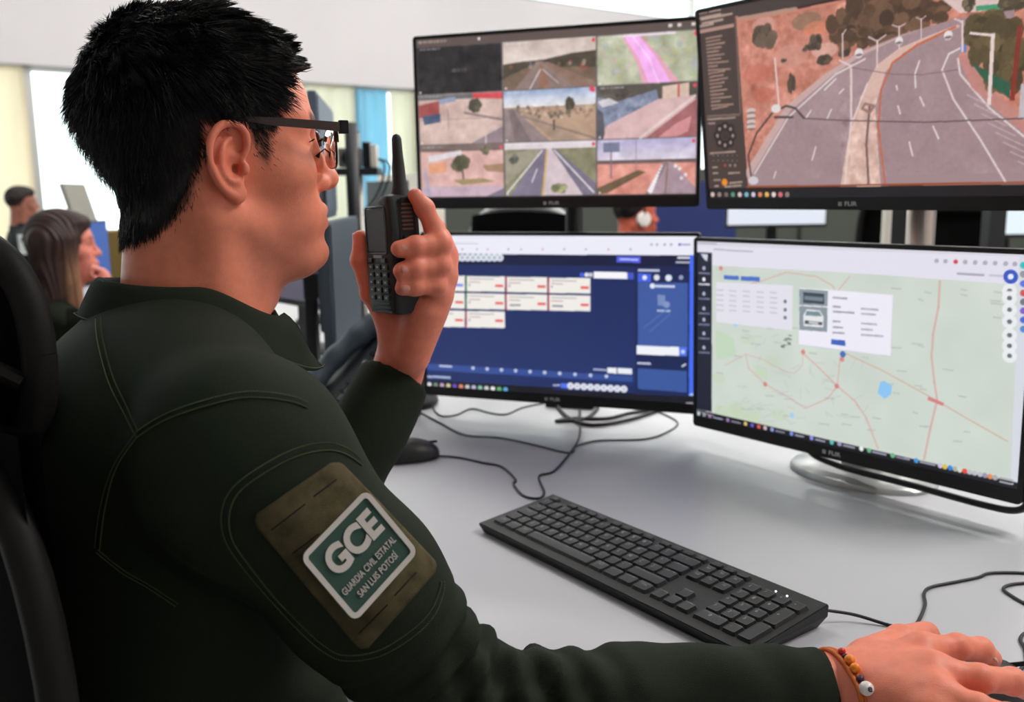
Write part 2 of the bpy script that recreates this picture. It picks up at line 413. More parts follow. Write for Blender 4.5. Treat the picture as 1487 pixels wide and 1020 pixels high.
# unseen suspended LED panels, added to light wall band, face and desk
m_led = mat('added_led_diffuser', (1, 1, 1), .5, emit=(1, .98, .95), estr=3.0)
ADDED_LAMPS = [(1.2, 1.9, 3.2, 2.0), (-.9, 2.4, 3.2, 1.2), (-4.5, 1.2, 3.3, 1), (-1.8, 1.0, 3.3, 1), (-4.5, 4.4, 3.6, 1), (-1.6, 4.4, 3.6, 1.3), (1.3, 4.4, 3.6, 1.3), (-1.6, 8, 4.4, 1), (1.3, 8, 4.4, 1)]+[(-6.9, b__, 4.6, 1.3) for b__ in (0, 2.5, 5, 7.5, 10, 12.5)]
for i, (a_, b_, zl_, pw_) in enumerate(ADDED_LAMPS):
    t = empty('added_ceiling_lamp', ab(a_, b_, zl_), YAW-math.pi/2, 'suspended LED panel lamp out of view, added to light the room', 'lamp', 'added LED panel lamps out of view')
    MB().box((0, 0, .03), (1.24, .34, .03), None, .004).build('housing', m_alu, t)
    MB().box((0, 0, .008), (1.2, .3, .012)).build('diffuser', m_led, t)
    rd = MB(); rd.tube([(-.5, 0, .04), (-.5, 0, ZC-zl_)], .004, 6); rd.build('suspension_rod', m_alu, t)
    rd = MB(); rd.tube([(.5, 0, .04), (.5, 0, ZC-zl_)], .004, 6); rd.build('suspension_rod', m_alu, t)
    ld = bpy.data.lights.new('added_led_light', 'AREA'); ld.shape = 'RECTANGLE'; ld.size = 1.2; ld.size_y = .3; ld.energy = LAMP_W*pw_; ld.color = (1, .97, .93)
    lo = bpy.data.objects.new('added_led_light', ld); COL.objects.link(lo); lo.parent = t; lo.location = (0, 0, -.002)
# daylight portals in the window openings
for (z0, z1, nm) in ((.6, 2.37, 'low'), (3.64, 4.7, 'high')):
    ld = bpy.data.lights.new('window_portal', 'AREA'); ld.shape = 'RECTANGLE'; ld.size = B_1-B_0; ld.size_y = z1-z0; ld.cycles.is_portal = True
    lo = bpy.data.objects.new('window_portal', ld); COL.objects.link(lo)
    M = Matrix.Identity(4); xx = BV; zz = -AV; yy = np.cross(zz, xx)   # light shines along -z
    c = ab(AW-.2, (B_0+B_1)/2, (z0+z1)/2)
    for i in range(3): M[i][0] = xx[i]; M[i][1] = yy[i]; M[i][2] = zz[i]; M[i][3] = c[i]
    lo.matrix_world = M
# ================================================================== desk, monitors, keyboard, cables
m_desk = mat('white_laminate', srgb(184, 184, 189), .34, noise=.015, nscale=8)
m_leg = mat('grey_steel', srgb(120, 122, 125), .4, .5)
m_black = mat('black_plastic', srgb(22, 23, 24), .38, noise=.05, nscale=60)
m_blackm = mat('matte_black_plastic', srgb(19, 21, 22), .55, bump=.15, bscale=900)
m_gray = mat('charcoal_plastic', srgb(52, 56, 60), .5)
m_slate = mat('slate_grey_plastic', srgb(70, 80, 90), .5)
m_chrome = mat('brushed_steel', srgb(205, 190, 180), .28, 1., noise=.05)
m_silver = mat('silver_plastic', srgb(178, 180, 180), .3, .3)
m_logo = mat('logo_grey', srgb(215, 215, 217), .5)
m_cable = mat('cable_rubber', srgb(34, 36, 38), .5)
m_cableg = mat('grey_cable_rubber', srgb(58, 64, 66), .5)
m_key = mat('keycap_plastic', srgb(36, 38, 39), .42, bump=.1, bscale=1500)
m_legend = mat('key_legend_grey', srgb(150, 152, 152), .5)

DA0, DA1, DB = -1.90, 1.35, 1.02
dk = empty('desk', (0, 0, 0), 0, 'long white laminate desk running under keyboard, monitors and phone', 'desk')
RB(MB(), DA0, DA1, .03, DB, DESK-.028, DESK, 0, .003).build('desktop', m_desk, dk)
for a_ in (-1.8, 1.25):
    RB(MB(), a_-.03, a_+.03, .12, .9, 0, DESK-.028).build('leg', m_leg, dk)

dk2 = empty('desk', (0, 0, 0), 0, 'white neighbouring desk seen below the man\'s chin', 'desk')
RB(MB(), -4.3, -1.92, .44, 1.5, DESK-.028, DESK, 0, .003).build('desktop', m_desk, dk2)
for a_ in (-4.2, -2.0): RB(MB(), a_-.03, a_+.03, .52, 1.4, 0, DESK-.028).build('leg', m_leg, dk2)

class Canvas:
    def __init__(s, W_, H_, bg): s.W = W_; s.H = H_; s.a = np.zeros((H_, W_, 3), np.float32)+np.array(bg, np.float32)
    def poly(s, pts, col, al=1.):
        P = np.asarray(pts, float)*[s.W, s.H]; x0, y0 = np.floor(P.min(0)).astype(int); x1, y1 = np.ceil(P.max(0)).astype(int)+1
        x0, y0, x1, y1 = max(x0, 0), max(y0, 0), min(x1, s.W), min(y1, s.H)
        if x1 <= x0 or y1 <= y0: return s
        X, Y = np.meshgrid(np.arange(x0, x1)+.5, np.arange(y0, y1)+.5); ins = np.zeros(X.shape, bool); n = len(P)
        for i in range(n):
            a, b = P[i], P[(i+1) % n]
            if a[1] == b[1]: continue
            c = ((a[1] > Y) != (b[1] > Y)) & (X < (b[0]-a[0])*(Y-a[1])/(b[1]-a[1])+a[0]); ins ^= c
        v = s.a[y0:y1, x0:x1]; v[ins] = v[ins]*(1-al)+np.array(col, np.float32)*al; return s
    def rect(s, x0, y0, x1, y1, col, al=1.): return s.poly([(x0, y0), (x1, y0), (x1, y1), (x0, y1)], col, al)
    def line(s, pts, wd, col, al=1.):
        asp = s.W/s.H; P = np.asarray(pts, float)*[asp, 1]
        for a, b in zip(P[:-1], P[1:]):
            d = b-a; L = np.hypot(*d)+1e-9; n = np.array([-d[1], d[0]])/L*wd/2; e = d/L*wd*.3
            s.poly([(q[0]/asp, q[1]) for q in (a-e+n, b+e+n, b+e-n, a-e-n)], col, al)
        return s
    def disc(s, x, y, r, col, al=1., ry=None, n=18):
        asp = s.W/s.H; ry = r if ry is None else ry
        return s.poly([(x+r*math.cos(t)/asp, y+ry*math.sin(t)) for t in np.arange(n)*2*math.pi/n], col, al)
    def grad(s, x0, y0, x1, y1, c0, c1):
        a, b, c, d = int(x0*s.W), int(x1*s.W), int(y0*s.H), int(y1*s.H)
        t = np.linspace(0, 1, max(d-c, 1))[:, None, None]; s.a[c:d, a:b] = np.array(c0)*(1-t)+np.array(c1)*t; return s
    def noise(s, x0, y0, x1, y1, amp, sc, seed=0):
        a, b, c, d = int(x0*s.W), int(x1*s.W), int(y0*s.H), int(y1*s.H); r = np.random.default_rng(seed); t = 0
        for k in (1, 2, 4):
            g = r.normal(size=(max(2, int((d-c)/sc*k)+2), max(2, int((b-a)/sc*k)+2)))
            yi = np.linspace(0, g.shape[0]-1.001, d-c); xi = np.linspace(0, g.shape[1]-1.001, b-a); y_ = yi.astype(int); x_ = xi.astype(int); fy = (yi-y_)[:, None]; fx = (xi-x_)[None]
            t = t+(g[y_][:, x_]*(1-fy)*(1-fx)+g[y_+1][:, x_]*fy*(1-fx)+g[y_][:, x_+1]*(1-fy)*fx+g[y_+1][:, x_+1]*fy*fx)/k
        s.a[c:d, a:b] += (t*amp)[..., None]; return s
    def blob(s, x, y, r, col, seed, ry=None, n=26):
        q = np.random.default_rng(seed); ry = ry or r
        for _ in range(n):
            t = q.uniform(0, 6.28); u = math.sqrt(q.uniform())*.75; k = q.uniform(.25, .5)
            s.disc(x+r*u*math.cos(t)*s.H/s.W, y+ry*u*math.sin(t), r*k, np.array(col)*q.uniform(.7, 1.3), .9, ry*k, 9)
        return s
    def dashes(s, x0, x1, y, h, col, seed, al=.8):
        q = np.random.default_rng(seed); x = x0
        while x < x1:
            l = q.uniform(.006, .02); s.rect(x, y, min(x+l, x1), y+h, col, al*q.uniform(.6, 1)); x += l+q.uniform(.002, .005)
        return s

MW, MH, MBZ, MBB = .540, .322, .0065, .0185
class Mon: pass
def monitor(x, y, z, yaw, tilt, canvas_fn, label, name='monitor'):
    m = Mon(); m.rd = np.array([math.cos(yaw), math.sin(yaw), 0]); n0 = np.array([math.sin(yaw), -math.cos(yaw), 0])
    m.u = np.array([0, 0, 1])*math.cos(tilt)-n0*math.sin(tilt); m.n = np.cross(m.rd, m.u); m.O = np.array([x, y, z+CAMZ])   # n faces the viewer
    m.M = np.stack([m.rd, m.u, m.n], 1)
    if m.n@n0 < 0: m.n = -m.n
    m.S = m.O+m.rd*MBZ-m.u*MBZ; m.sw = MW-2*MBZ; m.sh = MH-MBZ-MBB
    base = m.O+m.rd*MW/2-m.u*MH
    t = empty(name, (0, 0, 0), 0, label, 'monitor'); m.root = t
    m.C = m.O+m.rd*MW/2-m.u*MH/2
    B = np.stack([m.rd, m.u, m.n], 1); m.B = B
    P = lambda X, Y, Z: m.C+B@np.array([X, Y, Z])
    m.P = P
    # frame: front ring proud of the screen, thin shell behind it
    def ring(poly0, poly1, z0, z1):
        n = len(poly0); V = [P(a, b, z1) for a, b in poly0]+[P(a, b, z1) for a, b in poly1]+[P(a, b, z0) for a, b in poly0]+[P(a, b, z0) for a, b in poly1]; F = []
        for i in range(n):
            j = (i+1) % n; F += [(i, j, n+j, n+i), (2*n+i, 2*n+j, j, i), (n+i, n+j, 3*n+j, 3*n+i)]
        return V, F
    outer = rrect(MW, MH, .006, 3); cy = (MBB-MBZ)/2
    inner = [(a, b+cy) for a, b in rrect(m.sw, m.sh, .0006, 3)]
    fr = MB().add(*ring(outer, inner, -.012, 0.)); fr.build('bezel', m_black, t)
    bk = MB()
    for s0, s1, z0, z1 in ((1, .97, -.010, -.022), (.70, .62, -.022, -.045)):
        n = len(outer); V = [P(a*s0, b*s0, z0) for a, b in outer]+[P(a*s1, b*s1, z1) for a, b in outer]
        bk.add(V, [tuple(range(n)), tuple(range(n, 2*n))[::-1]]+[(i, n+i, n+(i+1) % n, (i+1) % n) for i in range(n)])
    bk.build('back_shell', m_blackm, t)
    # screen
    NX, NY = 440, 248
    cv = canvas_fn(m); a = np.clip(cv.a, 0, 255)/255.; k = cv.W/NX
    gx = (np.arange(NX)+.5)/NX; gy = (np.arange(NY)+.5)/NY
    aa = a[:, :, :]; hh, ww = aa.shape[0]//2, aa.shape[1]//2; aa = aa.reshape(hh, 2, ww, 2, 3).mean((1, 3))
    lin = np.where(aa <= .04045, aa/12.92, ((aa+.055)/1.055)**2.4)
    hh, ww = lin.shape[:2]
    us = np.linspace(0, 1, ww); vs = np.linspace(0, 1, hh); U, Vv = np.meshgrid(us, vs)
    pts = m.S-m.n*.0015+U.reshape(-1, 1)*m.sw*m.rd-Vv.reshape(-1, 1)*m.sh*m.u
    ii = np.arange(hh*ww).reshape(hh, ww); F = np.stack([ii[1:, :-1], ii[1:, 1:], ii[:-1, 1:], ii[:-1, :-1]], -1).reshape(-1, 4)
    me = np_mesh('screen', pts, F); set_cols(me, lin.reshape(-1, 3)); link('screen', me, m_screen, t)
    V, F = text_mesh('FLIR', .0088, .0002, .00012, sx=1.25)
    ly = -MH/2+MBB*.48
    lg = MB().add([P(v[0]+.004, v[1]+ly, v[2]+.0003) for v in V], F)
    for q in range(4):   # small four-petal mark left of the letters
        t_ = math.pi/4+q*math.pi/2; lg.box(P(-.0135+.0022*math.cos(t_), ly+.0022*math.sin(t_), .0003), (.0024, .0024, .0004), B)
    lg.build('logo', m_logo, t)
    return m
m_screen = bpy.data.materials.new('lit_screen'); m_screen.use_nodes = True
_nt = m_screen.node_tree; _p = _nt.nodes['Principled BSDF']; _p.inputs['Base Color'].default_value = (.01, .01, .012, 1); _p.inputs['Roughness'].default_value = .35
_va = _nt.nodes.new('ShaderNodeVertexColor'); _va.layer_name = 'col'; _nt.links.new(_va.outputs[0], _p.inputs['Emission Color']); _p.inputs['Emission Strength'].default_value = 1.0

def uvf(m, ox, oy, sc):
    """crop coordinates of the photograph -> position on this screen's plane"""
    def f(*pts):
        out = []
        for x, y in pts:
            r = CF+(ox+sc*x-743.5)/FPX*CR-(oy+sc*y-510)/FPX*CU
            q = CAM+r*(((m.S-CAM)@m.n)/(r@m.n))-m.S
            out.append(((q@m.rd)/m.sw, -(q@m.u)/m.sh))
        return out
    return f

def scr_grid(m):
    c = Canvas(880, 496, (92, 82, 80))
    c.rect(0, .0, 1, .047, (98, 84, 80)); c.dashes(.01, .12, .012, .014, (190, 170, 160), 1); c.disc(.24, .02, .009, (230, 225, 220))
    for i, x in enumerate((.90, .93, .975)): c.rect(x, .012, x+.012, .03, (220, 210, 205))
    gx = [0, .325, .66, 1.0]; gy = [.05, .34, .655, .985]
    def cell(i, j): return gx[j]+.003, gy[i]+.004, gx[j+1]-.003, gy[i+1]-.004
    def L(i, j):
        x0, y0, x1, y1 = cell(i, j); return lambda *p: [(x0+a*(x1-x0), y0+b*(y1-y0)) for a, b in p]
    def bg(i, j, top, bot, split, top2=None):
        x0, y0, x1, y1 = cell(i, j); ym = y0+(y1-y0)*split
        c.grad(x0, y0, x1, ym, top, top2 or top); c.rect(x0, ym, x1, y1, bot); return x0, y0, x1, y1
    rnd = np.random.default_rng(3)
    # row 1
    x0, y0, x1, y1 = cell(0, 0); c.rect(x0, y0, x1, y1, (46, 43, 45)); c.dashes(.135, .19, .19, .022, (105, 98, 98), 5)
    x0, y0, x1, y1 = bg(0, 1, (196, 176, 166), (104, 82, 66), .46, (222, 205, 196)); q = L(0, 1); c.noise(x0, y0, x1, y0+.13, 9, 40, 2)
    c.poly(q((0, .46), (.2, .42), (.45, .4), (.75, .3), (1, .27), (1, .62), (.6, .56), (.4, .45), (0, .75)), (62, 52, 40))
    for k in range(30): a, b = rnd.uniform(0, 1), rnd.uniform(.45, .75); c.disc(*q((a, b))[0], .012, [(150, 70, 50), (120, 100, 70), (60, 60, 40), (170, 140, 120)][k % 4], .7)
    c.poly(q((.38, .44), (.43, .44), (.78, 1), (.12, 1)), (128, 104, 98)); c.poly(q((.4, .46), (.42, .46), (.52, 1), (.40, 1)), (140, 95, 75)); c.poly(q((.43, .46), (.5, .46), (1, .92), (1, 1), (.78, 1)), (128, 96, 80))
    c.line(q((.41, .6), (.29, 1)), .008, (205, 190, 185)); c.line(q((.43, .6), (.6, .9)), .006, (195, 180, 175))
    c.line(q((.3, .43), (.3, .5)), .01, (90, 90, 110))
    x0, y0, x1, y1 = cell(0, 2); c.rect(x0, y0, x1, y1, (176, 178, 150)); c.noise(x0, y0, x1, y1, 17, 36, 4); q = L(0, 2)
    for k in range(40): a, b = rnd.uniform(0, 1, 2); c.disc(*q((a, b))[0], .02, [(150, 160, 175), (185, 185, 120), (150, 170, 120), (190, 165, 160)][k % 4], .45)
    c.poly(q((.24, 0), (.42, 0), (.62, .45), (.82, 1), (.46, 1), (.4, .6)), (236, 150, 180), .8); c.poly(q((.26, 0), (.4, 0), (.58, .45), (.74, 1), (.52, 1), (.42, .5)), (246, 170, 240))
    c.line(q((.34, 0), (.52, .5), (.62, 1)), .006, (255, 220, 255)); c.rect(*q((.97, .0))[0], *q((1, .12))[0], (225, 60, 80)); c.rect(*q((.26, .0))[0], *q((.78, .05))[0], (235, 215, 225))
    # row 2
    x0, y0, x1, y1 = bg(1, 0, (200, 168, 158), (206, 176, 166), .5); c.noise(x0, y0, x1, y1, 8, 30, 6); q = L(1, 0)
    c.rect(x0, y0, x1, y0+.03, (90, 90, 92)); c.poly(q((0, .2), (.25, .12), (.25, .42), (0, .46)), (150, 60, 58)); c.poly(q((.04, .42), (.26, .38), (.26, .55), (.06, .6)), (60, 75, 105))
    c.blob(*q((.68, .24))[0], .045, (66, 62, 48), 3); c.poly(q((.65, .0), (1, 0), (1, .14), (.66, .1)), (205, 60, 66)); c.poly(q((.25, .1), (.45, .05), (.45, .14), (.25, .2)), (130, 140, 170))
    c.poly(q((.62, 1), (1, .68), (1, 1)), (138, 116, 124)); c.line(q((.55, .38), (1, .55)), .014, (130, 105, 105)); c.line(q((.35, .3), (.36, .7)), .006, (150, 120, 115)); c.line(q((.8, 1), (.8, .85)), .008, (215, 200, 205))
    x0, y0, x1, y1 = bg(1, 1, (150, 170, 205), (176, 142, 116), .33, (228, 222, 224)); c.noise(x0, y0, x1, y0+.10, 14, 40, 8); q = L(1, 1)
    for k in range(60): a, b = rnd.uniform(.15, 1), rnd.uniform(.3, .55); c.disc(*q((a, b))[0], .012, [(150, 110, 90), (85, 75, 55), (200, 175, 155), (110, 85, 75)][k % 4], .75)
    c.blob(*q((.72, .3))[0], .03, (70, 62, 45), 9, .04); c.poly(q((0, .36), (.12, .36), (.5, 1), (0, 1)), (136, 116, 116)); c.poly(q((.04, .36), (.1, .36), (.3, 1), (.12, 1)), (112, 94, 96)); c.poly(q((.16, .38), (.2, .38), (.85, 1), (.55, 1)), (160, 132, 112))
    c.line(q((.2, .5), (1, .98)), .012, (128, 104, 96)); c.line(q((.55, .6), (.55, .78)), .012, (70, 60, 50)); c.disc(*q((.96, .03))[0], .016, (225, 50, 70))
    x0, y0, x1, y1 = bg(1, 2, (70, 62, 55), (206, 166, 166), .3); q = L(1, 2); c.noise(x0, y0+.1, x1, y1, 6, 30, 11)
    c.poly(q((0, .2), (.2, .3), (.6, .1), (.62, .28), (.1, .75), (0, .9)), (116, 124, 150)); c.noise(x0, y0+.05, x0+.18, y0+.2, 16, 12, 12); c.poly(q((0, .42), (.06, .5), (.08, 1), (0, 1)), (70, 70, 80)); c.poly(q((0, .28), (.12, .22), (.22, .32), (.05, .4)), (205, 200, 205))
    c.poly(q((.66, .05), (.92, 0), (.92, .26), (.66, .3)), (216, 186, 168)); c.line(q((.82, .02), (.82, .28)), .012, (190, 70, 70)); c.poly(q((.1, .74), (.62, .28), (.96, .24), (.44, 1), (.06, 1)), (212, 172, 172))
    c.poly(q((.5, 1), (1, .3), (1, 1)), (150, 82, 84)); c.poly(q((.62, 1), (.8, .75), (.95, .62), (.92, .9), (.8, 1)), (205, 130, 135)); c.line(q((.44, 1), (.98, .25)), .016, (225, 200, 195))
    # row 3
    x0, y0, x1, y1 = bg(2, 0, (110, 90, 84), (214, 166, 158), .12); q = L(2, 0); c.noise(x0, y0+.03, x1, y1, 8, 30, 14)
    c.poly(q((.1, .2), (.5, .1), (.5, .2), (.1, .32)), (222, 214, 220)); c.poly(q((.1, .36), (.32, .32), (.32, .52), (.1, .55)), (226, 150, 112)); c.poly(q((.4, .68), (.75, .65), (.9, .72), (.5, .78)), (150, 126, 84)); c.poly(q((.75, .4), (1, .38), (1, .55), (.8, .52)), (160, 125, 95))
    c.blob(*q((.49, .36))[0], .06, (76, 72, 50), 15, .055); c.line(q((.51, .45), (.52, .66)), .012, (80, 64, 52)); c.blob(*q((.78, .12))[0], .03, (96, 92, 66), 16); c.poly(q((.0, .8), (1, .8), (1, 1), (0, 1)), (196, 166, 182)); c.line(q((.05, .5), (.1, 1)), .016, (160, 160, 190)); c.poly(q((.8, 1), (1, .85), (1, 1)), (110, 100, 120))
    x0, y0, x1, y1 = bg(2, 1, (224, 214, 220), (126, 122, 92), .12, (220, 206, 210)); q = L(2, 1); c.noise(x0, y0+.04, x1, y1, 8, 24, 17)
    c.poly(q((0, .22), (.3, .12), (.44, .12), (.2, .5), (0, .8)), (150, 140, 120)); c.poly(q((.46, .12), (.54, .12), (.92, 1), (.42, 1)), (206, 186, 192)); c.poly(q((.42, .12), (.47, .12), (.4, 1), (.06, 1)), (112, 102, 124)); c.poly(q((.52, .12), (.56, .12), (1, .78), (1, 1), (.86, 1)), (104, 96, 116)); c.line(q((.42, .15), (.02, .95)), .008, (228, 224, 228)); c.line(q((.55, .15), (.98, .96)), .008, (228, 224, 228)); c.line(q((.47, .15), (.42, 1)), .012, (205, 165, 90))
    c.blob(*q((.6, .88))[0], .05, (130, 130, 90), 18, .035); c.line(q((.36, .5), (.3, .75)), .007, (215, 210, 220)); c.blob(*q((.1, .3))[0], .03, (90, 92, 80), 19)
    x0, y0, x1, y1 = bg(2, 2, (176, 168, 206), (214, 134, 118), .4, (222, 212, 226)); q = L(2, 2); c.noise(x0, y0, x1, y0+.12, 9, 30, 20); c.noise(x0, y0+.14, x1, y1, 10, 26, 21)
    c.rect(*q((0, .37))[0], *q((1, .44))[0], (92, 72, 72)); c.rect(*q((.06, .04))[0], *q((.23, .22))[0], (104, 108, 136)); c.line(q((.14, .2), (.14, .7)), .008, (110, 92, 96)); c.line(q((.4, 0), (.4, .6)), .006, (120, 110, 120))
    c.poly(q((0, .88), (.42, .56), (.5, .6), (.1, .98), (0, 1)), (96, 74, 50)); c.poly(q((.68, .42), (.76, .42), (1, .9), (1, 1), (.5, 1)), (160, 132, 144)); c.line(q((.7, .44), (.62, .7), (.52, 1)), .02, (120, 100, 110)); c.line(q((.72, .44), (.7, 1)), .008, (120, 90, 60))
    for k in range(9): c.disc(*q((.66-.014*k, .5+.055*k))[0], .006+.0013*k, (235, 232, 238))
    for a, b in ((.84, .55), (.9, .66), (.86, .72), (.8, .5)): c.disc(*q((a, b))[0], .011, (225, 215, 220))
    for i in range(3):
        for j in range(3):
            x0, y0, x1, y1 = cell(i, j)
            if (i, j) not in ((0, 0),): c.disc(x1-.008, y0+.018, .011, (222, 52, 72))
            c.disc(x0+.008, y1-.01, .006, (235, 230, 235)); c.dashes(x0+.01, x0+.09, y0+.004, .01, (230, 225, 225), i*3+j, .5)
    y0_, y1_ = int(.05*c.H), int(.985*c.H); c.noise(0, .05, 1, .985, 2.5, 7, 77); c.noise(0, .05, 1, .985, 6, 22, 78); k0 = int(.322*c.W), int(.34*c.H)
    keep_ = c.a[y0_:k0[1], :k0[0]].copy(); c.a[y0_:y1_] = np.clip(c.a[y0_:y1_], 0, 255)*.88+30; c.a[y0_:k0[1], :k0[0]] = keep_
    c.rect(0, .985, 1, 1, (18, 16, 18))
    return c

def scr_road(m):
    c = Canvas(880, 496, (66, 54, 50)); f = uvf(m, 1000, 0, .3275)
    c.noise(0, 0, 1, 1, 3, 60, 1)
    # camera picture
    P = lambda *p: f(*p)
    pic = P((207, 72), (1560, -190), (1640, 800), (262, 822)); c.poly(pic, (196, 128, 110))
    (ux, uy), = P((235, 300)); c.noise(ux, .09, 1, .9, 11, 34, 3); c.noise(ux, .09, 1, .9, 8, 10, 5)
    for k, (x, y, r, col) in enumerate([(520, 95, 70, (120, 105, 84)), (330, 110, 60, (206, 160, 150)), (300, 330, 80, (196, 110, 92)), (560, 130, 60, (214, 130, 96)), (450, 250, 90, (206, 150, 136)), (600, 225, 60, (216, 178, 168)), (330, 420, 60, (190, 104, 86))]):
        (a, b), = P((x, y)); c.disc(a, b, r*.0012, col, .6, r*.0006)
    for k, (x, y, r, ry) in enumerate([(335, 165, 62, 48), (560, 190, 36, 30), (420, 270, 18, 8), (600, 265, 40, 20), (455, 375, 22, 40), (525, 215, 26, 14), (685, 225, 30, 30)]):
        (a, b), = P((x, y)); c.blob(a, b, r*.0011, (84, 70, 58), k, ry*.0013)
    # trees along the far side
    for k, (x, y, r, ry) in enumerate([(660, 130, 60, 70), (760, 60, 90, 70), (700, 170, 60, 40), (840, 90, 100, 80), (930, 60, 90, 80), (1010, 50, 90, 70), (1100, 60, 70, 40), (780, 170, 60, 40), (880, 150, 70, 30)]):
        (a, b), = P((x, y)); c.blob(a, b, r*.0011, (92, 68, 52), 30+k, ry*.0013)
    c.poly(P((1120, 0), (1640, -90), (1640, 20), (1200, 60)), (216, 190, 186)); c.poly(P((1270, 28), (1380, 18), (1380, 44), (1270, 50)), (70, 150, 110))
    for k, (x, y, r, ry) in enumerate([(1240, 20, 30, 24), (1430, 20, 50, 26)]): (a, b), = P((x, y)); c.blob(a, b, r*.0011, (96, 84, 66), 50+k, ry*.0013)
    # road
    c.poly(P((250, 780), (420, 480), (600, 330), (740, 235), (950, 150), (1180, 85), (1440, 45), (1440, 80), (1290, 110), (1230, 160), (1190, 260), (1260, 390), (1500, 600), (1640, 700), (1640, 815), (262, 830), (300, 700)), (160, 134, 138))
    (ux2, uy2), = P((600, 400)); c.noise(ux2-.1, uy2-.1, 1, .9, 3.5, 60, 9)
    c.poly(P((250, 760), (430, 470), (600, 330), (740, 240), (950, 155), (1050, 125), (960, 155), (760, 250), (620, 345), (450, 490), (262, 800)), (196, 164, 160))
    c.poly(P((670, 830), (700, 640), (760, 430), (830, 290), (930, 215), (1060, 160), (1190, 110), (1200, 120), (1070, 175), (950, 235), (870, 320), (825, 470), (835, 640), (850, 830)), (214, 178, 166)); c.noise(*P((670, 440))[0], *P((840, 815))[0], 12, 14, 12)
    c.line(P((868, 815), (838, 560), (850, 400), (900, 280), (1010, 200), (1180, 120)), .010, (192, 104, 74)); c.line(P((690, 815), (715, 560), (790, 370)), .008, (226, 206, 200)); c.line(P((795, 815), (785, 640), (800, 470)), .012, (120, 92, 88))
    for p in ([(290, 770), (440, 520), (650, 330), (780, 262)], [(1400, 805), (1290, 620), (1170, 440), (1120, 310), (1150, 240), (1200, 215)], [(1500, 620), (1330, 480), (1200, 330), (1190, 260)]): c.line(P(*p), .008, (222, 206, 206))
    for p in ([(545, 710), (562, 650)], [(610, 530), (630, 485)], [(665, 415), (685, 395)], [(990, 690), (975, 630)], [(935, 505), (925, 470)], [(922, 400), (918, 380)], [(1105, 615), (1080, 560)], [(1040, 470), (1022, 430)], [(1003, 390), (1000, 330), (1020, 270)], [(520, 520), (540, 490)], [(375, 790), (385, 760)], [(600, 400), (650, 350)]): c.line(P(*p), .007, (226, 212, 212))
    for k in range(8): c.line(P((1230+32*k, 420+42*k), (1330+38*k, 470+44*k)), .004, (196, 172, 176))
    c.poly(P((1190, 250), (1230, 240), (1300, 360), (1500, 540), (1640, 640), (1640, 700), (1480, 590), (1250, 390)), (190, 132, 124))
    for k, (x, y, r, ry) in enumerate([(1310, 110, 70, 50), (1270, 150, 50, 40), (1380, 190, 80, 90), (1310, 230, 60, 60), (1440, 280, 60, 90), (1370, 330, 60, 60)]): (a, b), = P((x, y)); c.blob(a, b, r*.0011, (86, 74, 50), 60+k, ry*.0013)
    c.poly(P((1245, 275), (1420, 370), (1420, 440), (1300, 350)), (46, 92, 70)); c.line(P((1430, 440), (1465, 120)), .02, (132, 54, 44)); c.rect(*P((1200, 200))[0], *P((1228, 232))[0], (92, 120, 190))
    # lamp posts
    def post(x, y0, y1, arms, w_=.009):
        c.line(P((x, y0), (x, y1)), w_, (222, 196, 194))
        for (ax, ay) in arms: c.line(P((x, y0+4), (ax, ay)), w_*.7, (222, 200, 198))
    post(718, 290, 580, [(665, 268), (775, 265)], .012); post(833, 180, 300, [(795, 165), (872, 155)], .008); post(930, 118, 220, [(898, 112), (958, 106)], .006); post(1028, 85, 175, [(1005, 78), (1048, 72)], .005); post(680, 150, 260, [(695, 132)], .007); post(1210, 95, 230, [(1175, 85)], .009)
    c.line(P((1345, 155), (1328, 460)), .016, (226, 206, 200)); c.line(P((1345, 158), (1245, 148)), .010, (226, 210, 206)); c.line(P((380, 260), (398, 465)), .010, (226, 196, 190)); c.line(P((1485, 380), (1475, 520)), .03, (190, 180, 186))
    for x, y, s_ in ((752, 237, 20), (930, 183, 17), (1147, 158, 18)): (a, b), = P((x, y)); c.disc(a, b, s_*.0011, (226, 216, 216), 1, s_*.0011); c.disc(a, b+.008, s_*.0009, (120, 104, 106), 1, .006)
    c.noise(*P((215, 90))[0], 1, .9, 2.5, 6, 41)
    # wires and hardware in the foreground of the picture
    c.line(P((262, 690), (300, 590), (370, 500), (430, 470), (470, 480), (510, 525)), .011, (72, 60, 60)); c.line(P((262, 690), (275, 780)), .011, (72, 60, 60)); c.line(P((380, 520), (460, 520)), .012, (74, 62, 62)); c.line(P((510, 525), (700, 535), (1050, 542), (1480, 525)), .006, (96, 80, 82)); c.line(P((720, 300), (900, 330), (1030, 332), (1190, 310)), .004, (120, 100, 104)); c.line(P((765, 480), (800, 500), (820, 470), (780, 460), (765, 485)), .012, (150, 116, 108))
    for y in (490, 515, 540, 562): (a, b), = P((275, y)); c.disc(a, b, .03, (206, 188, 184), 1, .012); c.disc(a, b+.012, .026, (120, 100, 98), 1, .005)
    (a, b), = P((385, 482)); c.disc(a, b, .03, (222, 214, 214), 1, .022); (a, b), = P((285, 800)); c.disc(a, b, .034, (206, 200, 206), 1, .022)
    # dark interface: title strip, side list, joystick ring, bottom bar
    c.poly(P((30, 45), (300, -10), (1500, -260), (1500, -200), (470, 36), (215, 78), (215, 20)), (70, 58, 54))
    c.poly(P((480, 32), (1560, -215), (1560, -185), (480, 42)), (52, 36, 30)); c.line(P((222, 84), (470, 40)), .016, (176, 140, 124))
    c.poly(P((30, 45), (205, 14), (262, 880), (85, 880)), (72, 58, 54))
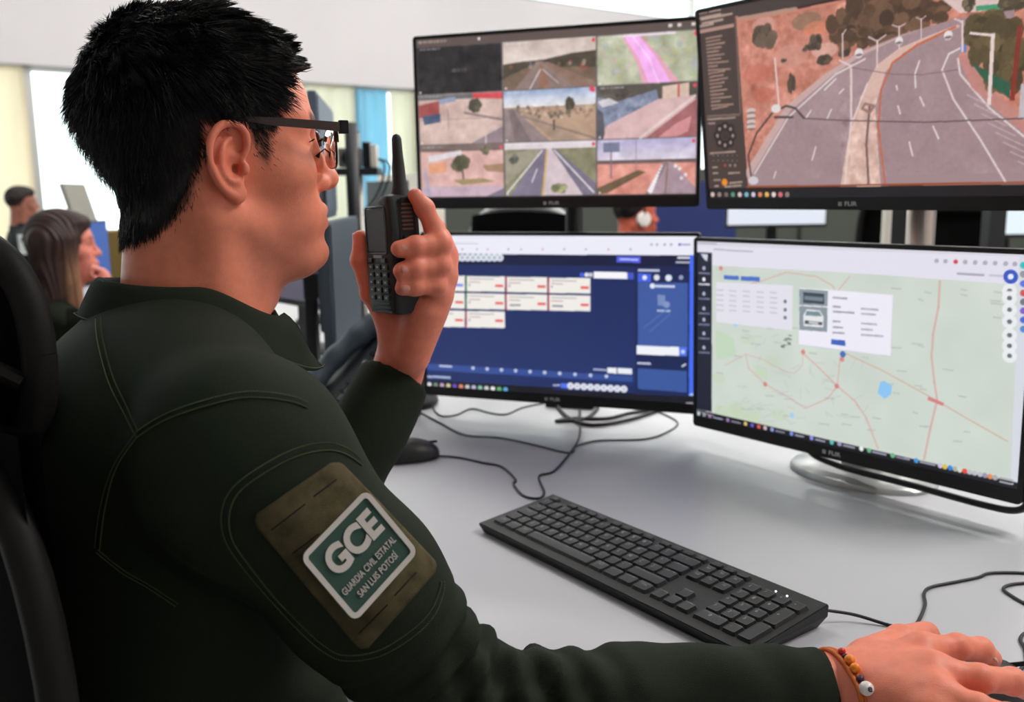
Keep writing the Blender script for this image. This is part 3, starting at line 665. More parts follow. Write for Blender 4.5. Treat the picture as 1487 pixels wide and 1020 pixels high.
    for k, (y, x0, x1) in enumerate(((60, 45, 78), (52, 92, 140), (82, 50, 140), (88, 55, 190), (105, 60, 150), (118, 50, 108))): c.line(P((x0, y), (x1, y-(x1-x0)*.19)), .011, (178, 152, 140))
    c.line(P((48, 142), (196, 113)), .018, (176, 138, 126)); c.line(P((205, 75), (228, 500)), .008, (120, 100, 92))
    for k in range(21): y = 172+15.6*k; x = 75+k*1.3; c.line(P((x, y), (x+[70, 62, 80, 64, 52, 74, 58, 90, 40, 96][k % 10], y-[13, 11, 13, 10, 8, 9, 6, 8, 4, 6][k % 10])), .0085, (158, 128, 116))
    c.line(P((82, 516), (225, 508)), .01, (120, 100, 92)); c.line(P((82, 530), (205, 522)), .008, (170, 145, 135)); c.line(P((86, 548), (115, 546)), .008, (170, 145, 135))
    for k in range(8): t = k*math.pi/4; (a, b), = P((160+34*math.cos(t), 602+42*math.sin(t))); c.disc(a, b, .026, (40, 32, 32)); c.disc(a, b, .010, (160, 140, 130))
    (a, b), = P((160, 602)); c.disc(a, b, .02, (58, 46, 44))
    c.line(P((95, 680), (205, 672)), .009, (170, 145, 135))
    for k in range(6):
        for r in (690, 712): (a, b), = P((108+21*k, r)); c.disc(a, b, .010, (52, 42, 40)); c.disc(a, b, .004, (170, 150, 140))
    for k, col in enumerate([(190, 70, 60), (150, 130, 120), (150, 130, 120)]): (a, b), = P((160+22*k, 733)); c.disc(a, b, .008, col)
    for p in (((105, 742), (125, 741)), ((108, 768), (128, 767)), ((175, 768), (225, 765)), ((110, 798), (140, 797)), ((115, 825), (130, 824)), ((160, 828), (230, 822)), ((180, 812), (235, 806))): c.line(P(*p), .009, (170, 148, 138))
    (a, b), = P((158, 808)); c.disc(a, b, .020, (232, 140, 40))
    c.poly(P((85, 835), (1640, 815), (1640, 900), (90, 900)), (26, 24, 27)); c.line(P((255, 828), (1640, 806)), .009, (150, 74, 40))
    for k, col in enumerate([(214, 190, 180), (150, 130, 124), (120, 100, 96), (90, 150, 120), (216, 190, 190), (120, 180, 200), (206, 200, 220), (216, 130, 90), (226, 180, 90), (230, 210, 206), (210, 110, 120), (140, 124, 120)]): (a, b), = P((105+30*k, 862)); c.disc(a, b, .014, col)
    return c

def scr_dash(m):
    c = Canvas(880, 496, (33, 48, 100)); f = uvf(m, 600, 320, .28436); P = lambda *p: f(*p)
    c.grad(0, .1, 1, .9, (30, 44, 94), (36, 52, 106))
    c.poly(P((-40, 72), (1470, 72), (1470, 182), (-40, 172)), (236, 236, 248))
    for k, x in enumerate((160, 215, 250, 325, 380, 485, 550, 660, 770, 880, 995, 1108)): (a, b), = P((x, 150)); c.disc(a, b, .006, [(150, 160, 200), (220, 120, 120), (140, 140, 170)][k % 3])
    c.line(P((225, 90), (820, 92)), .006, (222, 224, 236)); c.line(P((150, 121), (330, 122)), .006, (190, 194, 210))
    for k, x in enumerate((1215, 1243, 1282, 1315, 1358)): (a, b), = P((x, 126)); c.disc(a, b, .008, [(170, 170, 190)]*4+[(70, 90, 190)] if False else ((170, 170, 190) if k < 4 else (70, 90, 190)))
    c.line(P((1370, 126), (1410, 127)), .012, (170, 180, 215))
    c.poly(P((-40, 172), (1470, 182), (1470, 240), (-40, 225)), (22, 30, 62))
    for k in range(9): (a, b), = P((222+27.5*k, 193)); c.disc(a, b, .024, (226, 230, 240)); c.disc(a, b, .012, (176, 186, 204))
    (a, b), = P((145, 190)); c.disc(a, b, .022, (120, 130, 170))
    c.poly(P((1037, 185), (1160, 188), (1160, 220), (1037, 216)), (84, 96, 226)); c.line(P((1055, 201), (1145, 203)), .010, (190, 196, 250)); c.line(P((1350, 193), (1408, 194)), .012, (215, 215, 230)); c.line(P((1340, 216), (1408, 217)), .010, (190, 190, 210))
    # incident cards
    bx = [-160, 60, 268, 472, 688, 908]; ty = [284, 372, 462, 556]; cols = [(60, 150, 70), (60, 150, 70), (206, 70, 70), (206, 70, 70)]
    for r, mx in ((0, 5), (1, 5), (2, 3)):
        for k in range(mx):
            sh = (bx[k]-268)*.02; x0, x1 = bx[k]+3, bx[k+1]-5
            c.poly(P((x0, ty[r]+sh+2), (x1, ty[r]+sh+5), (x1, ty[r+1]+sh-5), (x0, ty[r+1]+sh-8)), (240, 236, 230))
            ec = (206, 74, 74) if (k >= 3 or (r == 2 and k == 2)) else (70, 150, 80)
            c.line(P((x0, ty[r]+sh+2), (x0, ty[r+1]+sh-8)), .008, ec)
            c.line(P((x0+14, ty[r]+sh+16), (x0+140, ty[r]+sh+19)), .006, (170, 166, 170)); c.line(P((x0+14, ty[r]+sh+32), (x0+70, ty[r]+sh+34)), .006, (190, 150, 150))
            c.line(P((x1-46, ty[r]+sh+52), (x1-12, ty[r]+sh+53)), .016, (110, 130, 235) if (r == 0 and k == 1) else (232, 96, 92))
            if r == 1 and k > 2: c.line(P((x0+20, ty[r]+sh+58), (x0+70, ty[r]+sh+59)), .012, (140, 146, 160))
            elif k > 1: (a, b), = P((x0+16, ty[r]+sh+48)); c.disc(a, b, .008, (170, 176, 200))
    c.poly(P((920, 264), (1092, 268), (1092, 302), (920, 298)), (246, 246, 250)); c.poly(P((1092, 268), (1124, 269), (1124, 303), (1092, 302)), (70, 90, 200))
    for x, col in ((860, (70, 100, 230)), (884, (230, 230, 236)), (905, (200, 204, 214))): (a, b), = P((x, 280)); c.disc(a, b, .014, col)
    # right column
    c.poly(P((1132, 238), (1410, 240), (1410, 900), (1132, 880)), (28, 40, 84)); c.line(P((1148, 257), (1252, 258)), .014, (190, 196, 220))
    c.poly(P((1145, 272), (1213, 274), (1213, 318), (1145, 316)), (70, 100, 226)); (a, b), = P((1180, 294)); c.disc(a, b, .014, (235, 238, 250)); (a, b), = P((1241, 294)); c.disc(a, b, .018, (220, 224, 236)); (a, b), = P((1302, 296)); c.disc(a, b, .020, (226, 230, 240)); (a, b), = P((1365, 294)); c.disc(a, b, .014, (150, 160, 190))
    c.poly(P((1145, 318), (1400, 322), (1400, 660), (1145, 640)), (64, 92, 160)); (a, b), = P((1220, 337)); c.disc(a, b, .016, (226, 232, 246)); c.line(P((1238, 338), (1330, 340)), .014, (206, 214, 236))
    c.poly(P((1246, 380), (1285, 384), (1285, 440), (1246, 436)), (120, 142, 190)); (a, b), = P((1292, 432)); c.disc(a, b, .02, (132, 152, 196)); c.line(P((1245, 462), (1308, 465)), .012, (176, 190, 220)); c.line(P((1175, 550), (1290, 460)), .006, (90, 116, 176)); c.line(P((1205, 570), (1310, 480)), .006, (90, 116, 176))
    c.poly(P((1140, 640), (1355, 648), (1355, 694), (1140, 684)), (240, 242, 248)); c.poly(P((1355, 648), (1395, 650), (1395, 696), (1355, 694)), (84, 120, 236)); (a, b), = P((1375, 672)); c.disc(a, b, .012, (200, 214, 255))
    c.line(P((1145, 730), (1208, 732)), .013, (190, 196, 220)); c.line(P((1372, 746), (1388, 736)), .012, (200, 204, 220)); c.poly(P((1145, 756), (1395, 770), (1395, 888), (1145, 866)), (60, 90, 158)); c.line(P((1350, 892), (1388, 895)), .012, (200, 206, 226))
    c.poly(P((1410, 180), (1445, 181), (1445, 925), (1405, 915)), (70, 110, 240)); (a, b), = P((1422, 900)); c.disc(a, b, .02, (170, 196, 255))
    # lower strip and taskbar
    c.poly(P((-40, 725), (1118, 796), (1118, 826), (-40, 758)), (54, 80, 150)); c.line(P((135, 744), (195, 747)), .012, (206, 212, 232))
    for k, x in enumerate((305, 377, 450, 522, 596, 670, 747, 825, 904, 985)): (a, b), = P((x, 755+(x-305)*.062)); c.disc(a, b, .012, (196, 204, 228))
    c.line(P((920, 762), (985, 766)), .012, (170, 178, 206)); c.poly(P((990, 752), (1036, 754), (1036, 784), (990, 780)), (238, 240, 246)); c.poly(P((1042, 754), (1116, 758), (1116, 788), (1042, 784)), (232, 236, 244))
    c.line(P((75, 798), (188, 804)), .014, (176, 186, 220)); c.line(P((715, 842), (745, 843)), .012, (170, 178, 206)); c.poly(P((752, 832), (788, 834), (788, 858), (752, 856)), (84, 116, 240))
    for k in range(9): (a, b), = P((802+34*k, 846+2*k)); c.disc(a, b, .022, (226, 230, 238)); c.disc(a, b, .010, (190, 196, 210))
    c.poly(P((-40, 810), (1470, 900), (1470, 1010), (-40, 930)), (24, 25, 33)); c.poly(P((715, 826), (1130, 848), (1130, 884), (715, 866)), (32, 46, 98)); c.line(P((715, 842), (745, 843)), .012, (170, 178, 206)); c.poly(P((752, 832), (788, 834), (788, 858), (752, 856)), (84, 116, 240))
    for k in range(9): (a, b), = P((802+34*k, 846+2*k)); c.disc(a, b, .022, (226, 230, 238)); c.disc(a, b, .010, (190, 196, 210))
    c.poly(P((1132, 860), (1404, 880), (1404, 900), (1132, 890)), (28, 40, 84))
    for k, col in enumerate([(226, 228, 232), (120, 140, 132), (196, 160, 196), (206, 204, 150), (110, 80, 190), (226, 140, 110), (206, 204, 214), (186, 188, 220), (140, 200, 180), (216, 208, 210), (236, 238, 240), (110, 180, 120), (90, 170, 220)]): (a, b), = P((82+32.4*k, 838+2.2*k)); c.disc(a, b, .016, col)
    c.line(P((1395, 936), (1432, 938)), .016, (170, 170, 180))
    return c

def scr_map(m):
    c = Canvas(880, 496, (205, 214, 204)); f = uvf(m, 1000, 330, .4018); P = lambda *p: f(*p); rnd = np.random.default_rng(9)
    c.noise(0, .1, 1, .95, 2.2, 90, 3)
    for k in range(10): (a, b), = P((rnd.uniform(100, 330), rnd.uniform(380, 760))); c.disc(a, b, .05, (190, 210, 178), .4, .03)
    c.poly(P((95, 640), (190, 660), (300, 720), (200, 720), (95, 690)), (196, 212, 180), .6); c.poly(P((235, 500), (285, 520), (280, 560), (240, 530)), (192, 214, 180), .7); c.poly(P((95, 370), (160, 400), (170, 460), (100, 480)), (186, 212, 178), .6)
    # minor roads and place names
    for k in range(70):
        x, y = rnd.uniform(95, 640), rnd.uniform(380, 720); l = rnd.uniform(20, 60); t = rnd.uniform(0, 6.28)
        c.line(P((x, y), (x+l*math.cos(t), y+l*.7*math.sin(t))), .004, (186, 194, 190), .8)
    for k in range(60):
        x, y = rnd.uniform(100, 1120), rnd.uniform(200, 800); c.line(P((x, y), (x+rnd.uniform(15, 40), y+rnd.uniform(2, 6))), .007, (172, 182, 176), .65)
    red = (214, 152, 150)
    for p, wd in ([[(905, 195), (900, 290), (880, 390), (875, 470), (885, 560), (895, 625), (870, 730), (848, 840)], .010], [[(410, 455), (470, 510), (535, 575), (600, 630), (640, 690), (682, 800)], .008], [[(205, 460), (215, 510), (275, 568), (350, 610), (420, 655), (500, 620), (535, 575), (545, 480)], .006], [[(110, 235), (250, 200), (350, 165), (460, 180), (520, 215), (530, 240), (580, 180)], .006], [[(130, 500), (205, 460), (270, 480), (340, 520), (380, 530), (410, 500), (412, 440)], .004]): c.line(P(*p), wd, red, .6)
    c.line(P((560, 455), (700, 520), (890, 625), (1000, 690), (1150, 775)), .006, (206, 176, 160)); c.line(P((865, 620), (915, 640)), .016, (210, 130, 130))
    for x, y in ((275, 568), (552, 478), (412, 452), (533, 575), (115, 150)): (a, b), = P((x, y)); c.disc(a, b, .013, (214, 110, 110), .75)
    c.poly(P((690, 560), (705, 556), (733, 575), (728, 605), (705, 622), (680, 600)), (140, 196, 240))
    for x, y, r in ((372, 680, .014), (168, 355, .012)): (a, b), = P((x, y)); c.disc(a, b, r, (160, 206, 240))
    for k in range(12): x, y = 330+rnd.uniform(0, 36), 392+rnd.uniform(0, 45); c.line(P((x, y), (x+10, y+1)), .006, (110, 124, 120))
    (a, b), = P((555, 460)); c.disc(a, b, .016, (70, 110, 180))
    # browser head
    c.poly(P((0, 30), (1300, 90), (1300, 215), (1190, 210), (560, 165), (180, 145), (85, 140), (0, 100)), (226, 223, 236)); c.poly(P((0, 30), (1300, 85), (1300, 112), (0, 66)), (214, 212, 222))
    c.line(P((90, 82), (230, 90)), .008, (180, 178, 196)); c.line(P((25, 58), (100, 62)), .008, (176, 176, 190))
    for k, x in enumerate((893, 925, 962, 996, 1032, 1068, 1104, 1142, 1175)): (a, b), = P((x, 124+(x-893)*.04)); c.disc(a, b, .010, (206, 70, 80) if k == 2 else (170, 170, 186))
    c.line(P((968, 170), (1062, 176)), .010, (170, 168, 182)); c.line(P((1085, 176), (1130, 179)), .008, (190, 188, 202)); (a, b), = P((1160, 181)); c.disc(a, b, .030, (60, 90, 190)); c.disc(a, b, .012, (230, 236, 250))
    c.poly(P((1192, 85), (1300, 90), (1300, 960), (1160, 925)), (214, 216, 226))
    for k, (y, col) in enumerate([(140, (60, 190, 190)), (172, (150, 150, 160)), (206, (100, 120, 220)), (240, (206, 90, 90)), (272, (120, 120, 130)), (304, (130, 100, 200)), (337, (80, 110, 210)), (370, (90, 140, 210))]): (a, b), = P((1206, y)); c.disc(a, b, .014, col)
    for y in (232, 258, 300, 343, 392, 430, 466): (a, b), = P((1156, y)); c.disc(a, b, .030, (236, 238, 242), .9); c.disc(a, b, .010, (110, 112, 120))
    # left bar
    c.poly(P((15, 90), (83, 95), (82, 668), (18, 655)), (25, 28, 48)); c.poly(P((42, 98), (68, 99), (66, 126), (55, 118)), (206, 212, 226))
    for k, y in enumerate((150, 190, 242, 295, 335, 385, 436)): (a, b), = P((54, y)); c.disc(a, b, .011, (176, 184, 206) if k != 1 else (240, 242, 250)); c.line(P((36, y+17), (74, y+19)), .008, (120, 128, 156) if k != 1 else (226, 230, 240))
    # pop-up panels
    c.poly(P((98, 200), (375, 212), (372, 374), (98, 344)), (226, 224, 236), .94); c.poly(P((126, 175), (180, 178), (180, 193), (126, 190)), (76, 112, 196)); c.poly(P((187, 178), (256, 182), (256, 198), (187, 195)), (76, 112, 196))
    for r in range(5):
        for x in (100, 146, 195, 245, 293): c.line(P((x, 228+r*18+(x-100)*.05), (x+24, 230+r*18+(x-100)*.05)), .006, (190, 186, 200))
    for y in (270, 300, 328): (a, b), = P((347, y)); c.disc(a, b, .010, (110, 110, 130))
    c.poly(P((400, 222), (738, 248), (730, 470), (394, 428)), (206, 208, 216)); c.poly(P((398, 220), (735, 246), (727, 466), (396, 424)), (236, 234, 245))
    c.poly(P((398, 224), (502, 232), (500, 288), (398, 282)), (140, 152, 160)); c.poly(P((412, 236), (488, 242), (488, 280), (412, 275)), (60, 72, 84)); c.line(P((420, 257), (480, 262)), .02, (120, 132, 142))
    c.poly(P((398, 286), (500, 292), (498, 380), (398, 372)), (138, 150, 158)); c.poly(P((412, 320), (425, 298), (472, 302), (486, 326), (484, 364), (414, 358)), (226, 228, 230)); c.poly(P((424, 304), (470, 307), (480, 324), (420, 320)), (120, 140, 150)); c.poly(P((418, 338), (482, 344), (480, 356), (418, 350)), (80, 86, 94)); c.line(P((435, 345), (465, 348)), .012, (200, 204, 206))
    for k, (y, l0, l1) in enumerate(((256, 50, 0), (288, 25, 60), (306, 75, 50), (341, 25, 55), (362, 34, 40), (382, 40, 78))):
        c.line(P((520, y), (520+l0, y+l0*.07)), .009, (160, 158, 172))
        if l1: c.line(P((622, y+8), (622+l1, y+8+l1*.07)), .009, (176, 174, 188))
    c.poly(P((513, 405), (564, 411), (564, 431), (513, 425)), (64, 100, 190))
    # taskbar
    c.poly(P((15, 655), (400, 745), (1300, 950), (1300, 1010), (15, 715)), (22, 22, 28)); c.line(P((20, 662), (90, 682)), .006, (150, 150, 160))
    base = lambda x: 676+(x-35)*.216
    for k, (x, l, col) in enumerate([(35, 0, (200, 204, 206)), (55, 0, (150, 156, 160)), (75, 45, (160, 130, 170)), (140, 45, (150, 120, 170)), (204, 0, (214, 190, 110)), (228, 0, (100, 84, 200)), (252, 0, (220, 90, 80)), (275, 0, (210, 180, 180)), (300, 44, (140, 150, 210)), (370, 44, (120, 140, 220)), (442, 48, (130, 140, 220)), (515, 0, (90, 190, 180)), (543, 54, (150, 150, 190)), (622, 0, (230, 236, 234)), (650, 60, (110, 180, 130)), (735, 60, (110, 180, 130)), (820, 68, (70, 150, 220)), (906, 0, (200, 190, 220)), (923, 0, (220, 190, 70)), (942, 0, (60, 130, 220)), (960, 0, (170, 180, 160)), (976, 0, (210, 214, 200)), (995, 0, (226, 80, 70)), (1012, 0, (190, 190, 194)), (1030, 0, (190, 190, 194)), (1050, 0, (190, 190, 194)), (1068, 0, (150, 150, 180)), (1086, 0, (230, 140, 90)), (1104, 0, (170, 170, 174))]):
        (a, b), = P((x, base(x)-2)); c.disc(a, b, .012, col)
        if l: c.line(P((x+14, base(x+14)), (x+l, base(x+l))), .009, (150, 148, 170))
    c.line(P((1122, base(1122)-6), (1168, base(1168)-6)), .008, (180, 180, 186)); c.line(P((1122, base(1122)+8), (1168, base(1168)+8)), .008, (180, 180, 186))
    return c

MON_UL = monitor(-.1796, 1.8033, .2960, -.3174, -.01, scr_grid, 'upper left monitor showing nine small traffic camera pictures')
MON_UR = monitor(.3037, 1.5540, .2902, -.9244, -.1217, scr_road, 'upper right monitor showing one large curving highway picture')
MON_LL = monitor(-.1753, 1.7868, -.0695, -.371, .0031, scr_dash, 'lower left monitor showing dark blue dashboard with white cards')
MON_LR = monitor(.3036, 1.527, -.0741, -.9141, -.025, scr_map, 'lower right monitor showing pale map with white pop-up panel')

# stands
def disc_base(mb, c, r, h=.012, sx=1., sy=1., M=None): mb.lathe([(r*.2, h+.006), (r*.6, h+.004), (r*.96, h*.7), (r, h*.3), (r, 0), (r*.5, 0)][::-1], 32, c, M, 0, sx, sy)
def oval_stand(m, mt, name_base='stand_base'):
    c = m.C-m.n*.085; c[2] = DESK+.0005
    b = MB(); disc_base(b, c, .085, .012, 1.35, 1., rotz(math.atan2(m.rd[1], m.rd[0]))); o = b.build(name_base, mt, m.root, auto=40)
    nk = MB(); nk.box((c+np.array([0, 0, (m.C[2]-DESK)/2])), (.055, .028, m.C[2]-DESK), rotz(math.atan2(m.rd[1], m.rd[0])), .004); nk.box(m.C-m.n*.062, (.09, .04, .09), rotz(math.atan2(m.rd[1], m.rd[0])), .006)
    nk.build('stand_neck', m_blackm, m.root)
oval_stand(MON_LR, m_silver)
def pole_mount(m, off, label, r=.020, pm=None):
    """steel pole clamped to the desk, carrying an upper monitor on a bracket"""
    c = m.C-m.n*off; c = np.array([c[0], c[1], DESK])
    t = empty('monitor_pole', c, math.atan2(m.rd[1], m.rd[0]), label, 'pole')
    MB().lathe([(r, .012), (r, m.C[2]-DESK+.10), (r*.9, m.C[2]-DESK+.104)], 24).build('pole', pm or m_chrome, t, auto=40)
    MB().box((0, 0, .006), (.10, .10, .012), None, .003).build('clamp_base', m_blackm, t)
    b = MB(); b.lathe([(r+.008, -.03), (r+.008, .03)], 20, (0, 0, m.C[2]-DESK)); b.box((0, -(off-.046)/2, m.C[2]-DESK), (.05, off-.047, .04), None, .003); b.box((0, -(off-.050), m.C[2]-DESK), (.11, .008, .11), None, .002)
    b.build('bracket', m_blackm, t)
    return t
pu = pole_mount(MON_UL, .17, 'dark pole behind the two left monitors that carries both', .018, m_blackm)
_pc = np.array(pu.location); _lz = MON_LL.C[2]-DESK; _of = (MON_LL.C-_pc)@MON_LL.n
b = MB(); b.lathe([(.026, -.03), (.026, .03)], 20, (0, 0, _lz)); b.box((0, -(_of-.046)/2, _lz), (.05, _of-.05, .04), None, .003); b.box((0, -(_of-.053), _lz), (.11, .008, .11), None, .002); b.build('bracket', m_blackm, pu)
pole_mount(MON_UR, .225, 'shiny steel pole seen between the two right monitors', .022)

# keyboard -----------------------------------------------------------------
KW, KD = .441, .126
kA = on_z(694.5, 758, DESK+.014); kyaw = -.937
kax = np.array([math.cos(kyaw), math.sin(kyaw), 0]); kay = np.array([-kax[1], kax[0], 0])
kb = empty('keyboard', (kA[0], kA[1], DESK), kyaw, 'black full-size keyboard with numeric pad lying on the white desk', 'keyboard')
zt = lambda y: .0125+.013*y/KD
cs = MB(); prof = [(0.004, 0), (KD-.008, 0), (KD, .012), (KD, zt(KD)), (0, zt(0)), (0, .0105)]
for xo, i_ in ((0, 1), (.006, 0)): pass
def kcase():
    xs = [(0.0, 0.), (.0, 0.)]
    V = []; F = []; n = len(prof)
    secs = [(.006, True), (0., False), (KW, False), (KW-.006, True)]
    low = lambda x, y, z: (x, y, z)
    X0 = [0.007 if z < .004 else 0. for y, z in prof]
    for sgn in (0, 1):
        for k, (y, z) in enumerate(prof): V.append((X0[k] if sgn == 0 else KW-X0[k], y, z))
    F = [tuple(range(n)), tuple(range(n, 2*n))[::-1]]+[(i, n+i, n+(i+1) % n, (i+1) % n) for i in range(n)]
    return V, F
cm = MB().add(*kcase()).mesh('case', m_blackm)
_bm = bmesh.new(); _bm.from_mesh(cm); bmesh.ops.recalc_face_normals(_bm, faces=_bm.faces); bmesh.ops.bevel(_bm, geom=list(_bm.edges), offset=.0012, segments=2, affect='EDGES'); _bm.to_mesh(cm); _bm.free()
link('case', cm, None, kb)
U_ = .01905*.985
keymeshes = {}
def keymesh(w_, d_):
    k = (round(w_, 4), round(d_, 4))
    if k not in keymeshes:
        g = .0016; b = MB(); lo = rrect(w_-g, d_-g, .0012, 1); hi = rrect(w_-g-.0028, d_-g-.0028, .0014, 1); n = len(lo); ct = rrect(w_-g-.006, d_-g-.006, .001, 1)
        V = [(x, y, 0) for x, y in lo]+[(x, y+.0002, .0042) for x, y in hi]+[(x, y+.0002, .0039) for x, y in ct]
        F = [tuple(range(n))[::-1], tuple(range(2*n, 3*n))]+[(i, (i+1) % n, n+(i+1) % n, n+i) for i in range(n)]+[(n+i, n+(i+1) % n, 2*n+(i+1) % n, 2*n+i) for i in range(n)]
        keymeshes[k] = b.add(V, F).mesh('key', m_key)
    return keymeshes[k]
tilt_k = math.atan2(.013, KD); legm = {}
def key(x, y, w_=1., d_=1., ch=None):
    o = link('key', keymesh(U_*w_, U_*d_), None, kb); o.location = (x, y, zt(y)-.0004); o.rotation_euler = (tilt_k, 0, 0)
    if ch:
        if ch not in legm:
            V, F = text_mesh(ch, .0062 if len(ch) == 1 else .0036, .00008); legm[ch] = MB().add(V, F).mesh('legend', m_legend)
        l = link('legend', legm[ch], None, o); l.location = (-.0028 if len(ch) == 1 else 0, .0022, .00405)
x0k, y0k = .012+U_/2, .0135+U_/2
rows = [
 (4, 0, [('|', 1)]+[(c, 1) for c in "1234567890'¿"]+[('<-', 2)]),
 (3, 0, [('TAB', 1.5)]+[(c, 1) for c in 'QWERTYUIOP´+']+[('', 1.5)]),
 (2, 0, [('MAY', 1.75)]+[(c, 1) for c in 'ASDFGHJKLÑ{}']+[('', 1.25)]),
 (1, 0, [('', 1.25)]+[(c, 1) for c in '<ZXCVBNM,.-']+[('', 2.75)]),
 (0, 0, [('CTRL', 1.25), ('', 1.25), ('ALT', 1.25), ('', 6.25), ('ALT', 1.25), ('', 1.25), ('', 1.25), ('CTRL', 1.25)])]
for r, off, ks in rows:
    x = .012
    for ch, w_ in ks:
        key(x+U_*w_/2, y0k+r*U_*.985, w_, 1, ch or None); x += U_*w_
yf = y0k+4*U_*.985+.0150
for i, x in enumerate([0, 2, 3, 4, 5, 6.5, 7.5, 8.5, 9.5, 11, 12, 13, 14]): key(.012+U_*(x+.5), yf, 1, .62, None if i else 'ESC')
xn = .012+15.2*U_
for r, ks in ((4, ('INS', 'INI', 'PG')), (3, ('SUP', 'FIN', 'PG'))):
    for i, ch in enumerate(ks): key(xn+U_*(i+.5), y0k+r*U_*.985, 1, 1, ch)
for i in range(3): key(xn+U_*(i+.5), yf, 1, .62)
for i in range(3): key(xn+U_*(i+.5), y0k, 1, 1)
key(xn+U_*1.5, y0k+U_*.985, 1, 1)
xp = xn+3.25*U_
for r, ks in ((4, '¡/*-'), (3, '789'), (2, '456'), (1, '123')):
    for i, ch in enumerate(ks): key(xp+U_*(i+.5), y0k+r*U_*.985, 1, 1, ch)
key(xp+U_, y0k, 2, 1, '0'); key(xp+U_*2.5, y0k, 1, 1, '.')
key(xp+U_*3.5, y0k+2.5*U_*.985, 1, 2, '+'); key(xp+U_*3.5, y0k+.5*U_*.985, 1, 2)
m_ledw = mat('indicator_led', (.9, .95, 1), .3, emit=(.9, .95, 1), estr=6.)
for i in (1, 2): MB().lathe([(.0009, 0), (.0009, .0006), (.0004, .0008)], 10, (xp+U_*(.8+.75*i), yf-.001, zt(yf))).build('indicator_led', m_ledw, kb)

# cables on the desk -----------------------------------------------------------
def desk_cable(pts, r, m_, label, name='cable', z=None, group=None):
    W_ = [on_z(x, y, DESK+r+(z[i] if z and i < len(z) else 0)) for i, (x, y) in enumerate(pts)]
    s = MB().tube(spline(W_, 8), r, 8).build(name, m_, None, smooth=True)
    return tag(s, label, 'cable', group)
desk_cable([(1194, 886), (1240, 893), (1290, 908), (1318, 914), (1332, 905), (1343, 880), (1342, 862), (1352, 853), (1385, 846), (1420, 839), (1436, 833), (1470, 832), (1530, 834), (1590, 826), (1615, 795), (1590, 755), (1540, 735)], .0018, m_cable, 'black keyboard cable snaking right above the typing hand', z=[.012, .006, 0, 0, 0, 0, 0, 0, 0, 0, 0, 0, 0, 0, 0, 0])
desk_cable([(1530, 742), (1575, 770), (1590, 805), (1555, 840), (1500, 846), (1470, 849), (1457, 855), (1468, 865), (1495, 880), (1530, 892), (1548, 905), (1535, 912), (1505, 914), (1487, 921), (1482, 930), (1488, 942), (1490, 960), (1478, 978)], .0018, m_cable, 'thin black mouse cable looping at the right edge above the mouse')
desk_cable([(612, 662), (660, 664), (700, 672), (728, 678), (748, 696), (746, 704), (760, 720), (782, 724), (790, 715), (783, 692), (805, 684), (830, 655), (842, 632), (842, 600), (843, 585)], .0019, m_cable, 'black mouse cable curling across the desk behind the keyboard', z=[.006]+[0]*14)
desk_cable([(608, 598), (640, 615), (675, 632), (725, 636), (770, 645), (826, 658), (838, 648), (870, 640), (935, 638), (968, 628), (984, 614), (960, 600), (935, 592)], .0016, m_cableg, 'thin grey cable running from phone under the lower left monitor')
desk_cable([(634, 578), (629, 592), (640, 604), (662, 603), (685, 594), (712, 600), (735, 602), (760, 592), (800, 584)], .0017, m_cable, 'black cable waving just below lower left monitor corner')
desk_cable([(806, 585), (822, 604), (848, 616), (880, 616), (920, 608), (958, 596), (1000, 588)], .0036, m_cable, 'thick black cable drooping under lower left monitor toward the right')
desk_cable([(870, 588), (862, 600), (846, 609), (808, 612), (830, 608), (880, 608), (915, 600), (945, 596), (970, 590)], .0034, m_cable, 'thick black power cable looping beneath lower left monitor centre')
# cable hanging from the lower right monitor
_P = MON_LR.P
hc = spline([_P(-.05, -.13, -.05), _P(-.06, -.165, -.03), _P(0.0, -.176, -.02), _P(.12, -.176, -.015), _P(.22, -.177, -.012), _P(.262, -.172, -.012), _P(.274, -.150, -.012), _P(.272, -.10, -.016), _P(.25, -.05, -.03)], 8)
tag(MB().tube(hc, .0048, 10).build('cable', m_cable, None, smooth=True), 'thick black cable sagging below lower right monitor and around its corner', 'cable')
# ================================================================== the man at the desk
m_skin = mat('skin', srgb(205, 126, 104), .46, attr='col', noise=.14, nscale=120, bump=.12, bscale=700, spec=.35)
m_shirt = mat('dark_green_knit', srgb(32, 39, 28), .85, noise=.10, nscale=260, bump=.5, bscale=1400, spec=.2)
m_stitch = mat('olive_stitching', srgb(86, 90, 64), .8, spec=.2)
m_velcro = mat('olive_velcro', srgb(88, 80, 58), .95, noise=.95, nscale=70, bump=.7, bscale=1800, spec=.1)
m_slit = mat('dark_slit', srgb(22, 22, 18), .95)
m_pgreen = mat('patch_green_rubber', srgb(42, 74, 62), .6, noise=.05, nscale=200, bump=.2, bscale=2500)
m_pwhite = mat('patch_white_rubber', srgb(206, 198, 190), .55, noise=.03, nscale=300)
m_hair = mat('black_hair', srgb(19, 17, 17), .48, spec=.4)
HYAW = math.radians(30); HO = np.array([-.270, .868, 1.202])
HR = rotz(HYAW)                                                   # head local (x forward, y left, z up) -> world
hw = lambda P: np.asarray(P)@HR.T+HO
FWD = np.array([math.cos(math.radians(33)), math.sin(math.radians(33)), 0]); RGT = np.array([FWD[1], -FWD[0], 0]); BR3 = np.stack([FWD, -RGT, np.array([0, 0, 1.])], 1)

